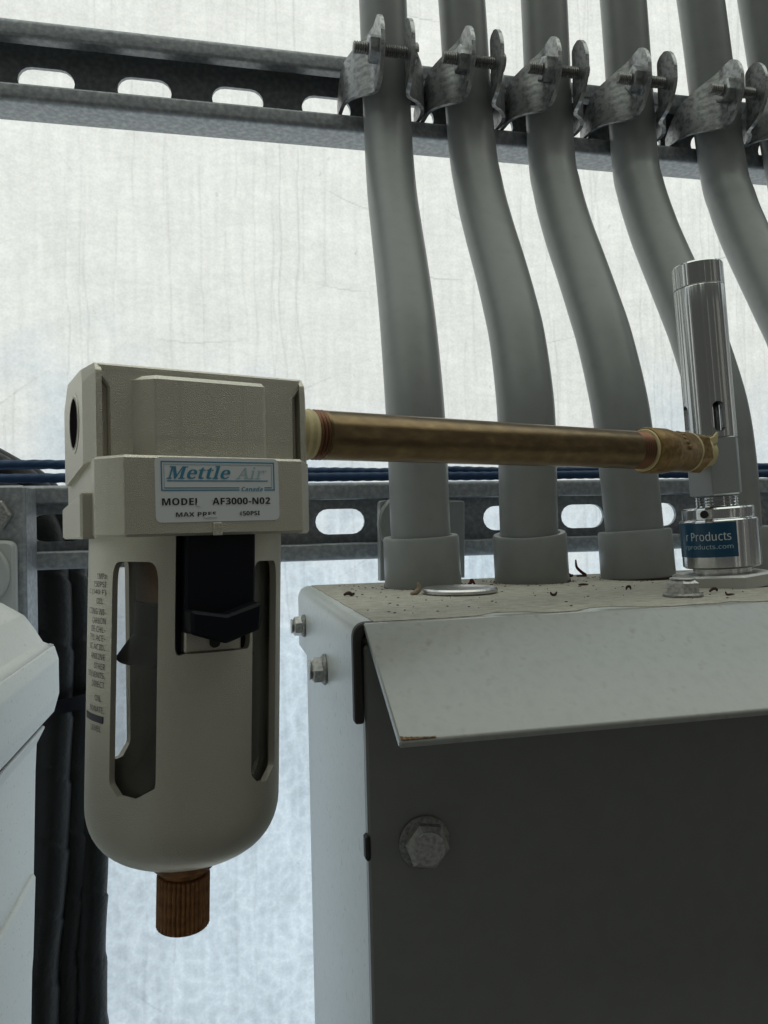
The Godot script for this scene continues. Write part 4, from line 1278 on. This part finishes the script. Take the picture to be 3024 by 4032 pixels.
func build_litter() -> void:
	var y := -0.0266
	scrap("red curled stalk standing up just left of the third coupling", Vector3(0.1765, y, -0.3480), [Vector3(-0.0010, 0.0002, 0), Vector3(0.0035, 0.0004, 0.001), Vector3(0.0016, 0.0022, 0), Vector3(-0.0008, 0.0048, 0), Vector3(-0.0012, 0.0085, 0)], 0.0008, M.red)
	scrap("dark red crumpled bud left of the red curled stalk", Vector3(0.1705, y, -0.3480), [Vector3(-0.0022, 0.0006, 0), Vector3(-0.0004, 0.0013, 0.0006), Vector3(0.0014, 0.0006, 0.001), Vector3(0.003, 0.0008, 0)], 0.0009, M.red)
	scrap("dark red scrap at the right foot of the leftmost coupling", Vector3(0.1085, y, -0.3160), [Vector3(-0.0016, 0.0005, 0), Vector3(0.0, 0.0016, 0), Vector3(0.0005, 0.0028, 0), Vector3(0.0018, 0.0008, 0.0005)], 0.0008, M.red)
	scrap("tan dry flower husk leaning on the hole plug", Vector3(0.0770, y, -0.2890), [Vector3(-0.0030, 0.0004, 0.001), Vector3(-0.0008, 0.0008, 0), Vector3(0.0006, 0.0022, 0), Vector3(0.0002, 0.0046, 0)], 0.0011, M.leaf_tan)
	scrap("black leaf crumb near the box's left edge", Vector3(0.0500, y, -0.2950), [Vector3(-0.0018, 0.0005, 0), Vector3(0.0, 0.0012, 0.0004), Vector3(0.0014, 0.0006, 0), Vector3(0.0026, 0.0010, 0)], 0.0008, M.leaf)
	scrap("curled dark leaf scrap on the open dusty stretch in front of the second coupling", Vector3(0.1215, y, -0.2600), [Vector3(-0.0012, 0.0013, 0), Vector3(-0.0004, 0.0003, 0), Vector3(0.0008, 0.0004, 0), Vector3(0.0014, 0.0014, 0)], 0.0005, M.leaf)
	scrap("small hooked leaf scrap between the third coupling and the top bolt", Vector3(0.1560, y, -0.2660), [Vector3(-0.0010, 0.0003, 0), Vector3(-0.0006, 0.0014, 0), Vector3(0.0006, 0.0015, 0), Vector3(0.0010, 0.0003, 0)], 0.0005, M.leaf)
	scrap("flat brown twig bit behind the hooked leaf scrap", Vector3(0.1520, y, -0.2960), [Vector3(-0.002, 0.0004, 0), Vector3(0.0, 0.0005, 0.0003), Vector3(0.0026, 0.0004, 0)], 0.0005, M.leaf)
	scrap("folded brown leaf scrap right of the top bolt", Vector3(0.1775, y, -0.2440), [Vector3(-0.0016, 0.0004, 0), Vector3(-0.0002, 0.0014, 0), Vector3(0.0012, 0.0013, 0), Vector3(0.0016, 0.0004, 0)], 0.0006, M.leaf)
	scrap("thin dark sprig in front of the folded leaf scrap", Vector3(0.1755, y, -0.2330), [Vector3(-0.0012, 0.0013, 0), Vector3(-0.0006, 0.0003, 0), Vector3(0.0010, 0.0003, 0), Vector3(0.0024, 0.0003, 0)], 0.0004, M.leaf)
	# grit too small to count
	var mm := MultiMesh.new()
	mm.transform_format = MultiMesh.TRANSFORM_3D
	var st := mb()
	hexnut(st, 0.00024, 0.0, 0.0002, Transform3D(), 0.0, 0.00006)
	st.generate_normals()
	mm.mesh = st.commit()
	mm.instance_count = 560
	var rng := RandomNumberGenerator.new()
	rng.seed = 77
	for i in 560:
		var spot := Vector3(rng.randf_range(0.046, 0.40), -0.02668, rng.randf_range(-0.358, -0.222))
		if i % 2 == 0:
			var c: Array = paths[rng.randi() % 5][11]
			var ga := rng.randf() * TAU
			var gr := 0.0175 + 0.007 * pow(rng.randf(), 2.0)
			spot = Vector3(c[0] + cos(ga) * gr, -0.02668, clampf(c[2] + sin(ga) * gr, -0.36, -0.22))
		var t := Transform3D(Basis.from_euler(Vector3(rng.randf() * 0.6, rng.randf() * TAU, rng.randf() * 0.6)).scaled(Vector3(rng.randf_range(0.4, 2.6), 1.0, rng.randf_range(0.4, 1.4))), spot)
		mm.set_instance_transform(i, t)
	var g := MultiMeshInstance3D.new()
	g.name = "grit"
	g.multimesh = mm
	g.material_override = M.leaf
	add_child(g)
	tag(g, "dark grit and crumbs scattered over the dusty box top", "grit", "", "stuff")
